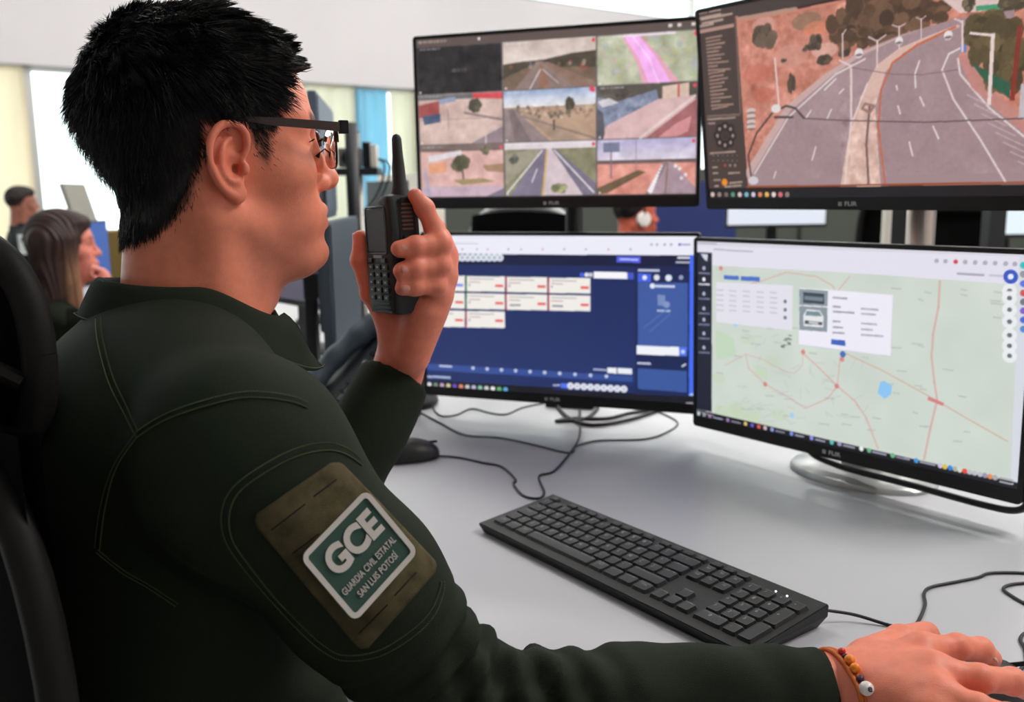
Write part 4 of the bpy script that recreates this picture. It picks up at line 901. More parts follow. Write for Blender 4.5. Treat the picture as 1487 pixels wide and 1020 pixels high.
def skin_head(h=.0015, ears=True):
    S = SDF((-.125, -.098, -.175), (.125, .098, .160), h)
    S.ell((-.016, 0, .052), (.090, .0745, .083), k=.0)
    S.ell((.033, 0, .050), (.052, .060, .046), k=.03)
    S.ell((.030, 0, -.004), (.054, .060, .060), k=.03)
    S.ell((.036, 0, -.048), (.048, .047, .043), k=.03)
    S.ell((.081, 0, -.079), (.020, .023, .0185), k=.022)
    S.ell((.036, 0, -.092), (.034, .034, .018), k=.022)
    for s in (-1, 1):
        S.cap((-.004, s*.055, -.043), (.068, s*.018, -.083), .014, .013, k=.022)
        S.ell((.052, s*.047, -.004), (.024, .018, .018), k=.02)
        S.ell((.058, s*.028, -.040), (.024, .022, .026), k=.02)
        S.cap((.078, s*.010, .045), (.060, s*.046, .043), .0105, .009, k=.014)
    # eye sockets and lids
    for s in (-1, 1):
        S.ell((.087, s*.030, .024), (.014, .018, .012), k=.010, op='s')
        S.ell((.0655, s*.0315, .022), (.0145, .0165, .0125), k=.004)
        S.cap((.076, s*.018, .0225), (.069, s*.046, .0215), .0012, .001, k=.003, op='s')
    # nose
    S.cap((.083, 0, .036), (.101, 0, -.004), .0065, .0085, k=.012)
    S.ell((.1020, 0, -.0085), (.0132, .0130, .0112), k=.008)
    for s in (-1, 1):
        S.ell((.090, s*.0140, -.0125), (.0115, .0075, .0085), k=.006)
        S.ell((.096, s*.006, -.0215), (.006, .003, .004), k=.002, op='s')
    # mouth
    S.ell((.078, 0, -.045), (.022, .028, .022), k=.012)
    for s in (-1, 1):
        S.cap((.0965, s*.001, -.0385), (.082, s*.022, -.0455), .0050, .003, k=.006)
        S.cap((.0960, s*.001, -.0525), (.082, s*.021, -.0475), .0056, .003, k=.006)
        S.cap((.1050, 0, -.0455), (.083, s*.024, -.0462), .0012, .001, k=.0035, op='s')
    S.ell((.107, 0, -.0645), (.009, .016, .005), k=.009, op='s')
    # neck
    S.cap((-.026, 0, -.02), (-.042, 0, -.19), .056, .062, k=.028)
    S.cap((-.002, 0, -.08), (-.026, 0, -.20), .046, .052, k=.026)
    for s in (-1, 1): S.cap((-.028, s*.058, -.03), (-.004, s*.028, -.175), .016, .014, k=.02)
    S.ell((.034, 0, -.118), (.012, .012, .014), k=.016)
    # ears
    for s in (-1, 1) if ears else ():
        E = lambda x, h, z: (x, s*(.0665+h), z)
        S.ell(E(-.010, .006, .004), (.0165, .0055, .029), M=np.array([[.97, 0, -.22], [0, 1, 0], [.22, 0, .97]])@rotz(-s*.42), k=.004)
        hel = spline([E(.001, .006, .004), E(.008, .007, .016), E(.007, .009, .029), E(-.003, .012, .0365), E(-.015, .016, .034), E(-.024, .0195, .023), E(-.0265, .020, .008), E(-.023, .017, -.006), E(-.015, .012, -.018), E(-.004, .008, -.026)], 4)
        S.chain(hel, np.interp(np.arange(len(hel)), [0, 6, 14, 26, len(hel)-1], [.0028, .0034, .0040, .0036, .004]), k=.0022)
        S.chain(spline([E(-.006, .009, .024), E(-.0135, .0135, .016), E(-.0165, .0155, .005), E(-.0145, .014, -.005), E(-.007, .011, -.0115)], 4), .0033, k=.003)
        S.ell(E(-.002, .0055, -.0225), (.0085, .0048, .0085), k=.005)
        S.ell(E(-.0035, .013, .001), (.0085, .0085, .0105), k=.0035, op='s')
        S.ell(E(-.004, .016, .0185), (.0060, .0052, .0085), k=.004, op='s')
        S.chain(spline([E(-.001, .0135, .031), E(-.012, .0195, .028), E(-.0205, .023, .018), E(-.0215, .023, .004)], 3), .0022, k=.003, op='s')
        S.ell(E(.0055, .0075, -.001), (.0042, .0038, .0062), k=.003)
        S.ell(E(-.003, .0085, -.0115), (.0042, .0036, .0036), k=.003)
        S.ell(E(-.0015, .0035, -.001), (.0032, .0075, .0042), k=.002, op='s')
    S.blur(1)
    return S
HS = skin_head()
HV, HF = HS.nets(); HV = relax(HV, HF, 1, .4); HN = vnormals(HV, HF)

# where hair grows, how thick it stands (head-local)
def hair_mask(P, soft=.006):
    x, y, z = P[:, 0], np.abs(P[:, 1]), P[:, 2]
    xf = np.interp(z, [-.012, .0, .030, .040, .055, .075, .090, .100], [.028, .030, .031, .035, .041, .048, .054, .20])
    xb = np.interp(z, [-.070, -.063, -.052, -.03, 0, .02, .032, .038], [-.14, -.088, -.064, -.047, -.034, -.024, -.004, .2])
    m1 = sstep(soft, -soft, x-xf)
    burn = .55*sstep(.004, .022, x-.45*np.maximum(.026-z, 0))*sstep(-.016, .012, z)
    m2 = np.maximum(sstep(.013, -.010, x-xb), burn)
    top = sstep(.088, .098, z-.02*sstep(.03, .06, y))          # above the forehead line everything goes
    ear = sstep(.058, .062, y)*(z < .039)*(x > -.029)*(x < .011)
    return (1-ear)*np.maximum(m1*m2, np.where(x > .04, top, 0)*1.)*np.where((x > .05) & (z < .082), (x < xf+.004), 1)
def hair_thick(P):
    x, y, z = P[:, 0], np.abs(P[:, 1]), P[:, 2]
    t = .0030+.0150*sstep(.040, .115, z)                       # faded sides, full top
    t = t+.002*sstep(.10, .13, z)*sstep(-.01, .03, x)-.004*sstep(.03, .06, x)*sstep(.08, .1, z)
    t = t+.0115*sstep(-.075, .06, z)*sstep(-.045, -.095, x)     # fuller back of the head
    return t
hm = hair_mask(HV); ht = hair_thick(HV)
def skin_cols(P, hmv):
    n = len(P); c = np.tile(np.array(srgb(238, 140, 110)), (n, 1)); x, y, z = P.T
    mix = lambda w_, col: c*(1-w_[:, None])+np.array(srgb(*col))*w_[:, None]
    lip = np.exp(-((z+.0455)/.011)**2)*np.exp(-(y/.022)**2)*sstep(.084, .092, x); c = mix(.55*np.clip(lip*1.3, 0, 1), (178, 92, 84))
    stub = sstep(-.035, -.07, z)*sstep(-.13, -.10, z)*sstep(-.02, .03, x)*.30+.12*sstep(-.02, -.04, z)*sstep(.07, .09, x)*sstep(-.06, -.03, z); c = mix(np.clip(stub, 0, 1), (140, 92, 78))
    ear = sstep(.068, .078, np.abs(y))*sstep(-.04, -.03, z)*sstep(.045, .04, z)*.35; c = mix(ear, (208, 96, 78))
    brow = np.exp(-((z-.0465-.05*(.03-np.abs(y))*0)/.0045)**2)*sstep(.008, .014, np.abs(y))*sstep(.052, .044, np.abs(y))*sstep(.05, .06, x); c = mix(np.clip(brow*1.2, 0, .85), (48, 30, 26))
    c = mix(.75*sstep(.05, .55, hmv), (84, 52, 42)); c = mix(.96*sstep(.40, .95, hmv), (24, 18, 17)); return c

# hands ---------------------------------------------------------------------
def finger(S, J, r, k=.004, root=.010):
    """joints from knuckle to tip"""
    J = np.asarray(J, float); sp = [J[0]]
    S.chain(J, r, k=root, k2=.004)
    for j in range(1, len(J)-1): S.ell(J[j], r[j]*1.02, k=.004)
NAILS = []
def nail(p, d, nrm, w_, l_):
    M = frame(d, nrm); V = []; F = []
    for i in range(5):
        for j in range(5):
            a = (i/4-.5); b = (j/4-.5); V.append(np.asarray(p)+M@np.array([a*l_*(1-.25*(2*b)**2), b*w_, -.0022*(2*b)**2-.0006*(2*a)**2]))
    for i in range(4):
        for j in range(4): F.append((i*5+j, i*5+j+5, i*5+j+6, i*5+j+1))
    n_ = len(V); V = V+[np.asarray(v)-M[:, 2]*.0022 for v in V]; F = F+[tuple(i+n_ for i in f[::-1]) for f in F]; bd = [0, 1, 2, 3, 4, 9, 14, 19, 24, 23, 22, 21, 20, 15, 10, 5]; F = F+[(bd[i], bd[(i+1) % 16], bd[(i+1) % 16]+n_, bd[i]+n_) for i in range(16)]; NAILS.append((V, F))

# radio frame
RN = np.array([-.80, -.60, 0]); RS = np.array([.60, -.80, 0]); RU = np.array([-.035, .02, 1.]); RU /= np.linalg.norm(RU)
RN = RN-RU*(RN@RU); RN /= np.linalg.norm(RN); RS = np.cross(RU, RN); RS = RS if RS[0] > 0 else -RS
RD, RWD, RH = .036, .058, .124
RC = pix(570, 371, .935)-.018*RN-.029*RS
rl = lambda n, s, z: RC+n*RN+s*RS+z*RU
def left_hand():
    W_ = rl(-.010, -.031, -.138); E_ = LEL
    lo = np.minimum(RC, W_)-.105; hi = np.maximum(rl(0, 0, .075), W_)+.09
    S = SDF(lo, hi, .0014)
    S.cap(W_+(E_-W_)*.35, W_, .031, .0265, k=0)
    S.ell(W_, (.029, .024, .026), M=frame(RS, RU), k=.01)
    mc = {'i': rl(-.043, .020, .012), 'm': rl(-.046, .026, -.006), 'r': rl(-.043, .027, -.027), 'p': rl(-.036, .026, -.047)}
    for k_, r_ in (('i', .0135), ('m', .014), ('r', .0135), ('p', .013)): S.cap(W_+(mc[k_]-W_)*.12, mc[k_], .018, r_, k=.014)
    S.cap(rl(-.022, .018, -.062), rl(-.012, .002, -.110), .021, .019, k=.014)      # heel, little-finger side
    S.cap(rl(-.012, -.020, -.072), rl(-.008, -.026, -.116), .020, .019, k=.014)    # ball of thumb
    S.ell(rl(-.030, .0, -.045), (.026, .018, .035), M=np.stack([RS, RN, RU], 1), k=.014)
    finger(S, [mc['i'], rl(-.030, .036, .024), rl(-.019, .0365, .046), rl(-.010, .035, .059)], [.0115, .0102, .0094, .0078])
    finger(S, [mc['m'], rl(-.030, .047, .009), rl(-.001, .0440, .0085), rl(.016, .0395, .0065)], [.0125, .0106, .0096, .0084])
    finger(S, [mc['r'], rl(-.028, .047, -.013), rl(.000, .0435, -.0145), rl(.015, .0390, -.0160)], [.0122, .0103, .0094, .0082])
    finger(S, [mc['p'], rl(-.023, .0440, -.034), rl(.001, .0410, -.0335), rl(.014, .0375, -.0340)], [.0115, .0094, .0086, .0076])
    finger(S, [rl(-.010, -.022, -.085), rl(.008, -.0400, -.042), rl(.016, -.0430, -.006), rl(.0165, -.0400, .018)], [.0165, .0120, .0112, .0086], root=.014)
    for z, s_, w_ in ((.0075, .0480, .0105), (-.0150, .0473, .0102), (-.0335, .0453, .0092)):
        nail(rl(.0140, s_+.0012, z), RN-.30*RS, RS+.30*RN+.05*RU, w_, .0115)
    nail(rl(.0225, -.0470, .017), RU, RN*.55-RS*.6, .0115, .013)
    return S

# right hand rests on the mouse
WR = on_z(1232, 996, DESK+.034)
def right_hand():
    O = lambda x, y, z: on_z(x, y, DESK+z)
    W_ = WR; mc = {'i': O(1338, 946, .062), 'm': O(1352, 975, .064), 'r': O(1358, 1006, .060), 'p': O(1352, 1036, .052)}
    J = [W_, *mc.values(), O(1445, 955, .04), O(1530, 1010, .04), O(1500, 1060, .03)]
    S = SDF(np.min(J, 0)-.05, np.max(J, 0)+.05, .0014)
    S.cap(W_+(REL-W_)*.30, W_, .032, .0265, k=0)
    for k_, r_ in (('i', .0145), ('m', .015), ('r', .0145), ('p', .0135)): S.cap(W_+(mc[k_]-W_)*.1, mc[k_], .019, r_, k=.016)
    S.ell((mc['m']+W_)/2+np.array([0, .0, -.006]), (.040, .036, .020), M=frame(mc['m']-W_, (0, 0, 1)), k=.016)
    finger(S, [mc['i'], O(1390, 940, .061), O(1424, 944, .053), O(1439, 956, .042)], [.0122, .0102, .0096, .0086])
    finger(S, [mc['m'], O(1423, 986, .062), O(1470, 990, .054), O(1492, 1002, .043)], [.0125, .0104, .0098, .0086])
    finger(S, [mc['r'], O(1420, 1030, .060), O(1465, 1042, .046), O(1490, 1055, .030)], [.012, .0104, .0094, .0082])
    finger(S, [mc['p'], O(1395, 1064, .046), O(1430, 1076, .030), O(1450, 1084, .018)], [.011, .0092, .0084, .0074])
    finger(S, [O(1262, 958, .044), O(1308, 932, .046), O(1342, 922, .036), O(1366, 922, .022)], [.018, .0135, .0115, .0090], root=.016)
    dn = mc['i']-W_
    nail(O(1441, 950, .050), O(1438, 957, .042)-O(1424, 945, .054), (.3, .1, .9), .0105, .0115)
    nail(O(1495, 994, .051), O(1492, 1002, .043)-O(1470, 990, .056), (.3, .1, .9), .0105, .0115)
    return S

# arm and torso joints
RSH = pix(362, 668, .665); REL = np.array([-.045, .655, DESK+.046])
LSH = RSH-RGT*.375+np.array([0, 0, .0]); LEL = np.array([-.238, .880, DESK+.035])
LWR = rl(-.010, -.031, -.138)
CT = (RSH+LSH)/2                                               # midpoint of the shoulders
NB = hw([(-.036, 0, -.155)])[0]

def body_shapes(S, g=0., arms=True):
    """torso and arms; g grows the cloth around the body"""
    up = np.array([0, 0, 1.])
    S.ell(CT-FWD*.015-up*.075, (.112+g, .178+g, .165), M=BR3, k=0)
    S.ell(CT-FWD*.030-up*.02, (.095+g, .165+g, .11), M=BR3, k=.04)
    S.ell(CT-FWD*.020-up*.30, (.140+g, .172+g, .24), M=BR3, k=.06)
    S.ell(CT-FWD*.015-up*.45, (.150+g, .185+g, .17), M=BR3, k=.06)
    for sh in (RSH, LSH):
        S.cap(NB-FWD*.012-up*.018, sh+up*.018-FWD*.010, .046+g, .048+g, k=.045)
        S.ell(sh-up*.006, .064+g, k=.045)
    S.cap(NB-FWD*.012+up*.022, CT-up*.02-FWD*.02, .058+g, .085+g, k=.022)
    S.cap(RSH, RSH+(REL-RSH)*.5, .060+g, .057+g, k=.035); S.cap(RSH+(REL-RSH)*.5, REL, .057+g, .043+g, k=.02)
    S.cap(LSH, LEL, .060+g, .046+g, k=.035)
    return S
# skin under the shirt, coarse, so that head, trunk, arms and hands are one body
def inner_body():
    lo = np.minimum.reduce([RSH, LSH, CT-.22, REL, LEL, WR])-.09; lo[2] = .42; hi = np.maximum.reduce([RSH, LSH, CT, REL, LEL, WR, LWR])+.09; hi[2] = NB[2]+.05
    S = SDF(lo, hi, .0075); body_shapes(S, -.018)
    S.cap(REL, WR, .026, .022, k=.0); S.cap(LEL, LWR, .026, .022, k=.0)
    return S
parts = []
parts.append((hw(HV), HF, skin_cols(HV, hm*1.0)))
for S in (left_hand(), right_hand(), inner_body()):
    V, F = S.nets(); V = relax(V, F, 1, .4); c = np.tile(np.array(srgb(234, 136, 110)), (len(V), 1))
    parts.append((V, F, c))
# redder fingertips and knuckles by a soft patchy blend
rr_ = np.random.default_rng(2)
VV, FF, CC, o_ = [], [], [], 0
for V, F, c in parts: VV.append(V); FF.append(F+o_); CC.append(c); o_ += len(V)
bme = np_mesh('person', np.concatenate(VV), np.concatenate(FF)); set_cols(bme, np.concatenate(CC)); bme.shade_smooth()
man = link('person', bme, m_skin)
tag(man, 'man with short black hair in dark green shirt holding a two-way radio to his mouth', 'person')
m_nail = mat('fingernail', srgb(222, 150, 134), .3, spec=.5)
for V, F in NAILS: MB().add(V, F).build('fingernail', m_nail, man, smooth=True)
# eyes
m_eye = mat('eye_white', srgb(226, 214, 206), .15); m_iris = mat('dark_brown_iris', srgb(38, 24, 18), .15)
for s in (-1, 1):
    e = MB(); c = hw([(.0665, s*.0315, .022)])[0]; e.ell(c, (.0132,)*3, None, 20, 14)
    c2 = hw([(.0735, s*.0300, .0215)])[0]; e.ell(c2, (.0066,)*3, None, 14, 10, 1)
    e.build('eye', [m_eye, m_iris], man, smooth=True)
# lashes on the near eye
for s in (-1, 1):
    la = MB()
    for k in range(16):
        u = k/15; b = np.array([.0785-.010*u**1.5, s*(.019+.026*u), .0255-.002*u]); la.tube(hw([b, b+[.004, s*.0015*u, .0004], b+[.0075, s*.003*u, .0032]]), [.0005, .0004, .0001], 4)
    la.build('eyelashes', m_hair, man)['kind'] = 'stuff'
# ------------------------------------------------------------------ shirt
def shirt_surface():
    lo = np.minimum.reduce([RSH, LSH, CT-.25, REL, LEL, WR])-.10; lo[2] = .45; hi = np.maximum.reduce([RSH, LSH, CT, REL, LEL, WR, LWR])+.10; hi[2] = NB[2]+.075
    S = SDF(lo, hi, .0038); body_shapes(S, .004)
    WE = WR+(REL-WR)*.06; S.cap(REL, REL+(WE-REL)*.45, .042, .038, k=.022); S.cap(REL+(WE-REL)*.45, WE, .038, .0325, k=.015)
    LE = LWR+(LEL-LWR)*-.01; S.cap(LEL, LE, .050, .040, k=.03)
    d = (WE-REL)/np.linalg.norm(WE-REL); d2 = (LE-LEL)/np.linalg.norm(LE-LEL)
    # open the cuffs and the neck
    S.cap(WE-d*.012, WE+d*.06, .0265, .030, k=.003, op='s'); S.box(WE+d*.045, (.045, .07, .07), frame(d, (0, 0, 1)), 0, .006, 's')
    S.cap(LE-d2*.020, LE+d2*.06, .0325, .036, k=.003, op='s'); S.box(LE+d2*.05, (.05, .07, .07), frame(d2, FWD), 0, .006, 's')
    S.cap(NB+np.array([0, 0, .03])-FWD*.004, NB+np.array([0, 0, .16])+FWD*.02, .0655, .075, k=.006, op='s')
    S.ell(NB+FWD*.060+np.array([0, 0, .000]), (.030, .022, .055), M=BR3, k=.008, op='s')
    return S
SS = shirt_surface(); SV, SF = SS.nets(); SV = relax(SV, SF, 2, .45); SN = vnormals(SV, SF)
# folds: ripples across the sleeve at the elbow, drag lines at the armpit and along the side
def folds(V, N):
    d = np.zeros(len(V)); ax = (REL-RSH)/np.linalg.norm(REL-RSH); L = np.linalg.norm(REL-RSH)
    q = V-RSH; t = q@ax; rad = np.linalg.norm(q-t[:, None]*ax, axis=1)
    ph = q@np.array([.5, .3, -.8])
    d += .0045*np.sin((t+.25*ph)*230+1.2*np.sin(ph*38))*sstep(L*.62, L*.84, t)*sstep(.13, .06, rad)
    fx = (WR-REL)/np.linalg.norm(WR-REL); q2 = V-REL; t2 = q2@fx; r2 = np.linalg.norm(q2-t2[:, None]*fx, axis=1); inr = sstep(.10, .06, r2)
    LF = np.linalg.norm(WR-REL); z_ = q2[:, 2]; y_ = q2[:, 1]
    d += .0045*np.sin(t2*190+30*z_+2.2*np.sin(y_*30))*sstep(-.05, .02, t2)*sstep(.16, .06, t2)*inr
    d += .0016*np.sin(t2*70+60*y_+18*z_+2*np.sin(t2*23))*sstep(.03, .10, t2)*sstep(LF, LF-.06, t2)*inr
    q3 = V-(CT-np.array([0, 0, .2])); u = q3@FWD; r_ = q3@RGT; z3 = q3[:, 2]
    side = sstep(.02, .10, r_)*sstep(.02, -.06, z3)*(1-sstep(L*.05, L*.3, t)*sstep(.10, .07, rad))
    d += .0040*np.sin(z3*105+u*42+1.5*np.sin(u*26+z3*12))*side
    d += .0012*np.sin(V@np.array([31., 23, 17])+2*np.sin(V@np.array([11., -19, 27])))
    lx = (LWR-LEL)/np.linalg.norm(LWR-LEL); q4 = V-LEL; t4 = q4@lx; r4 = np.linalg.norm(q4-t4[:, None]*lx, axis=1)
    d += .0026*np.sin(t4*75+40*(q4@RGT)+1.7*np.sin(q4[:, 0]*33))*sstep(.09, .06, r4)*sstep(0, .04, t4)*sstep(.21, .15, t4)
    return d
SV = SV+SN*folds(SV, SN)[:, None]
sme = np_mesh('shirt', SV, SF); sme.shade_smooth(); shirt = link('shirt', sme, m_shirt, man)
shirt['label'] = 'dark green long-sleeved polo shirt'
BV_S = BVHTree.FromPolygons([tuple(v) for v in SV], [tuple(f) for f in SF])
def cast(px_, py_, off=.001):
    r = CF+(px_-743.5)/FPX*CR-(py_-510)/FPX*CU; r = r/np.linalg.norm(r)
    h = BV_S.ray_cast(Vector(CAM), Vector(r))
    if h[0] is None:
        p = CAM+r*.72; h = BV_S.find_nearest(Vector(p))
    n = np.array(h[1]); n = n if n@r < 0 else -n
    return np.array(h[0])+n*off, n
def seam(pts, w_=.0048, name='seam', loose=False):
    """raised strip with two rows of stitches, following the cloth"""
    pl = spline([(x, y) for x, y in pts], 10); P = []; N = []
    for x, y in pl:
        p, n = cast(x, y, .0); P.append(p); N.append(n)
    P = np.array(P); N = np.array(N)
    for _ in range(3): P[1:-1] = .25*P[:-2]+.5*P[1:-1]+.25*P[2:]
    seg = np.linalg.norm(np.diff(P, axis=0), axis=1); s = np.concatenate([[0], np.cumsum(seg)]); u = np.arange(0, s[-1], .0016)
    Q = np.stack([np.interp(u, s, P[:, i]) for i in range(3)], 1); NN = np.stack([np.interp(u, s, N[:, i]) for i in range(3)], 1); NN /= np.linalg.norm(NN, axis=1, keepdims=True)
    T = np.gradient(Q, axis=0); T /= np.linalg.norm(T, axis=1, keepdims=True)+1e-9; B = np.cross(NN, T)
    mb = MB(); V = []; F = []
    for i in range(len(Q)):
        for a, hh in ((-1.15, -.0008), (-.8, .0008), (0, .0003), (.8, .0008), (1.15, -.0008)): V.append(Q[i]+B[i]*a*w_*.6+NN[i]*hh)
    for i in range(len(Q)-1):
        for j in range(4): F.append((i*5+j, i*5+j+1, i*5+j+6, i*5+j+5))
    o = MB().add(V, F).build(name, m_shirt, shirt, smooth=True)
    st = MB()
    for i in range(0, len(Q)-1, 1):
        for sg in (-1, 1):
            a = Q[i]+B[i]*sg*w_*.42+NN[i]*.0009; b = a+T[i]*.0009+B[i]*.0005*sg; st.tube([a, (a+b)/2+NN[i]*.00035, b], .00042, 4)
    st.build('stitching', m_stitch, shirt)
seam([(143, 463), (146, 495), (162, 553), (184, 597), (201, 631)])
seam([(201, 631), (240, 607), (300, 586), (360, 574), (420, 580), (446, 590)])
seam([(201, 631), (168, 680), (150, 740), (142, 800)])
seam([(524, 672), (500, 655), (469, 649), (425, 659), (378, 684), (342, 712), (328, 744), (332, 782), (356, 820), (394, 866), (441, 916), (476, 945), (504, 955), (551, 948), (598, 920), (628, 889), (641, 853), (640, 842)], .0054)
seam([(142, 800), (180, 830), (215, 850), (260, 880)], .003)

# collar: stand and fallen leaf swept round the neck
def collar():
    V = []; F = []; n = 60; base = NB+FWD*.004
    for i in range(n+1):
        ph = math.radians(-158+316*i/n); c = math.cos(ph); s = math.sin(ph)       # 0 = back of the neck
        dr = -FWD*c+RGT*s; fr = sstep(.2, -1., np.array(c)).item()
        top = .062-.040*fr-.008*abs(s); r = .0685+.004*fr; leaf = .034+.020*fr
        prof = [(r-.002, top-.036), (r-.003, top-.012), (r-.001, top-.001), (r+.003, top+.0015), (r+.008, top-.003), (r+.0125+.002*fr, top-.012), (r+.018+.006*fr, top-leaf*.7), (r+.0225+.012*fr, top-leaf), (r+.0195+.012*fr, top-leaf-.001), (r+.013+.006*fr, top-leaf*.7), (r+.008, top-.013), (r+.004, top-.008)]
        for a, z in prof: V.append(base+dr*a*(1+.10*abs(c))+np.array([0, 0, z]))
    k = len(prof)
    for i in range(n):
        for j in range(k): F.append((i*k+j, i*k+(j+1) % k, (i+1)*k+(j+1) % k, (i+1)*k+j))
    F += [tuple(range(k)), tuple(n*k+j for j in range(k))[::-1]]
    o = MB().add(V, F).build('collar', m_shirt, shirt, smooth=True)
    sm = o.modifiers.new('smooth', 'SUBSURF'); sm.levels = 1; sm.render_levels = 1
    ed = [np.array(V[i*k+7])+np.array([0, 0, .003])+(-0)*FWD for i in range(n+1)]
    st = MB(); st.tube(np.array(ed)+np.array([np.array(V[i*k+7])-np.array(V[i*k+8]) for i in range(n+1)])*.3, .0005, 4); st.build('stitching', m_stitch, shirt)
collar()
# placket flap of the open neck
pf = MB(); _p = [NB+FWD*.075+RGT*.010+np.array([0, 0, .020]), NB+FWD*.098+RGT*.016+np.array([0, 0, -.030]), NB+FWD*.112+RGT*.020+np.array([0, 0, -.085])]
for a in spline(_p, 4): pass
pf.tube(spline(_p, 6), .012, 8, flat=.35); pf.build('placket', m_shirt, shirt, smooth=True)

# sleeve panel (hook-and-loop) and the badge on it
c4 = [(364, 752), (487, 667), (636, 824), (527, 947)]           # TL TR BR BL
def bil(u, v):
    a, b, c, d = [np.array(q, float) for q in c4]; return (a*(1-u)+b*u)*(1-v)+(d*(1-u)+c*u)*v
ng = 36; G = np.zeros((ng+1, ng+1, 3)); GN = np.zeros_like(G)
for i in range(ng+1):
    for j in range(ng+1):
        u, v = i/ng*2-1, j/ng*2-1; r_ = .14; wv = 1-r_*(1-math.sqrt(max(0, 1-(max(abs(v)-(1-r_), 0)/r_)**2)))
        p, n = cast(*bil(u*wv*.5+.5, v*.5+.5), .0); G[i, j] = p; GN[i, j] = n
for _ in range(6):
    Gc = G.copy(); Gc[1:-1, 1:-1] = .5*G[1:-1, 1:-1]+.125*(G[:-2, 1:-1]+G[2:, 1:-1]+G[1:-1, :-2]+G[1:-1, 2:]); G = Gc
GN = np.stack([np.stack([GN[max(i-2, 0):i+3, max(j-2, 0):j+3].mean((0, 1)) for j in range(ng+1)]) for i in range(ng+1)]); GN /= np.linalg.norm(GN, axis=2, keepdims=True)
def inside(i, j, r=.085):
    u, v = i/ng, j/ng; du = max(r-u, u-(1-r), 0); dv = max(r-v, v-(1-r), 0); return math.hypot(du, dv) <= r*1.02
vp = MB(); T_ = .0026; N_ = (ng+1)**2; idx = lambda i, j: i*(ng+1)+j
V = [G[i, j]+GN[i, j]*T_ for i in range(ng+1) for j in range(ng+1)]+[G[i, j]-GN[i, j]*.0015 for i in range(ng+1) for j in range(ng+1)]; F = []
keep = {(i, j) for i in range(ng) for j in range(ng) }
for (i, j) in keep:
    q = [idx(i, j), idx(i+1, j), idx(i+1, j+1), idx(i, j+1)]; F.append(tuple(q[::-1])); F.append(tuple(x+N_ for x in q))
    for (di, dj, a, b) in ((0, -1, 0, 1), (1, 0, 1, 2), (0, 1, 2, 3), (-1, 0, 3, 0)):
        if (i+di, j+dj) not in keep: F.append((q[a], q[b], q[b]+N_, q[a]+N_))
vp.add(V, F); me = vp.mesh('sleeve_panel', m_velcro); bm_ = bmesh.new(); bm_.from_mesh(me); bmesh.ops.delete(bm_, geom=[v for v in bm_.verts if not v.link_faces], context='VERTS'); bmesh.ops.recalc_face_normals(bm_, faces=bm_.faces); bm_.to_mesh(me); bm_.free(); me.shade_smooth()
link('sleeve_panel', me, None, shirt)['label'] = 'olive hook-and-loop panel'
BV_P = BVHTree.FromPolygons([tuple(v) for v in V[:N_]], [tuple(f) for f in F if max(f) < N_])
def cast_p(px_, py_):
    r = CF+(px_-743.5)/FPX*CR-(py_-510)/FPX*CU; r = r/np.linalg.norm(r); h = BV_P.ray_cast(Vector(CAM), Vector(r))
    return np.array(h[0]) if h[0] is not None else cast(px_, py_, T_)[0]
c7 = lambda x, y: (300+x/3.1875, 640+y/3.1875)
for a, b in (((300, 415), (455, 295)), ((495, 260), (600, 180)), ((395, 525), (520, 432)), ((870, 718), (968, 612)), ((705, 893), (838, 760))):
    pa = [cast_p(*c7(a[0]+(b[0]-a[0])*t, a[1]+(b[1]-a[1])*t)) for t in np.linspace(0, 1, 7)]
    MB().tube(pa, .0009, 6, flat=.6).build('panel_slit', m_slit, shirt)
# badge plane fitted through its four corners on the panel
bc = [np.array(c7(*q)) for q in ((425, 540), (743, 228), (975, 512), (690, 845))]       # left, top, right, bottom
ctr = sum(bc)/4; pc = cast_p(*ctr)
smp = np.array([cast_p(*(ctr+(q-ctr)*.75)) for q in bc]); n_ = np.cross(smp[2]-smp[0], smp[1]-smp[3]); n_ /= np.linalg.norm(n_)
if n_@(CAM-pc) < 0: n_ = -n_
n_ = n_*.75+.25*(CAM-pc)/np.linalg.norm(CAM-pc); n_ /= np.linalg.norm(n_)
pp = pc+n_*.005
def on_badge(q):
    r = CF+(q[0]-743.5)/FPX*CR-(q[1]-510)/FPX*CU; return CAM+r*(((pp-CAM)@n_)/(r@n_))
Lc, Tc, Rc, Bc = [on_badge(q) for q in bc]
e1 = ((Tc-Lc)+(Rc-Bc))/2; e2 = ((Bc-Lc)+(Rc-Tc))/2; bw, bh = np.linalg.norm(e1), np.linalg.norm(e2)
X1 = e1/bw; Y1 = -(e2-X1*(e2@X1)); Y1 /= np.linalg.norm(Y1); shear_ = (-(e2)@X1)/bh; oc = (Lc+Tc+Rc+Bc)/4
if np.cross(X1, Y1)@n_ < 0: print('badge handedness flipped')
bend = lambda x: -1.1*x*x
bl = lambda x, y, z: oc+X1*(x+shear_*y)+Y1*y+n_*(z+bend(y)*.5)
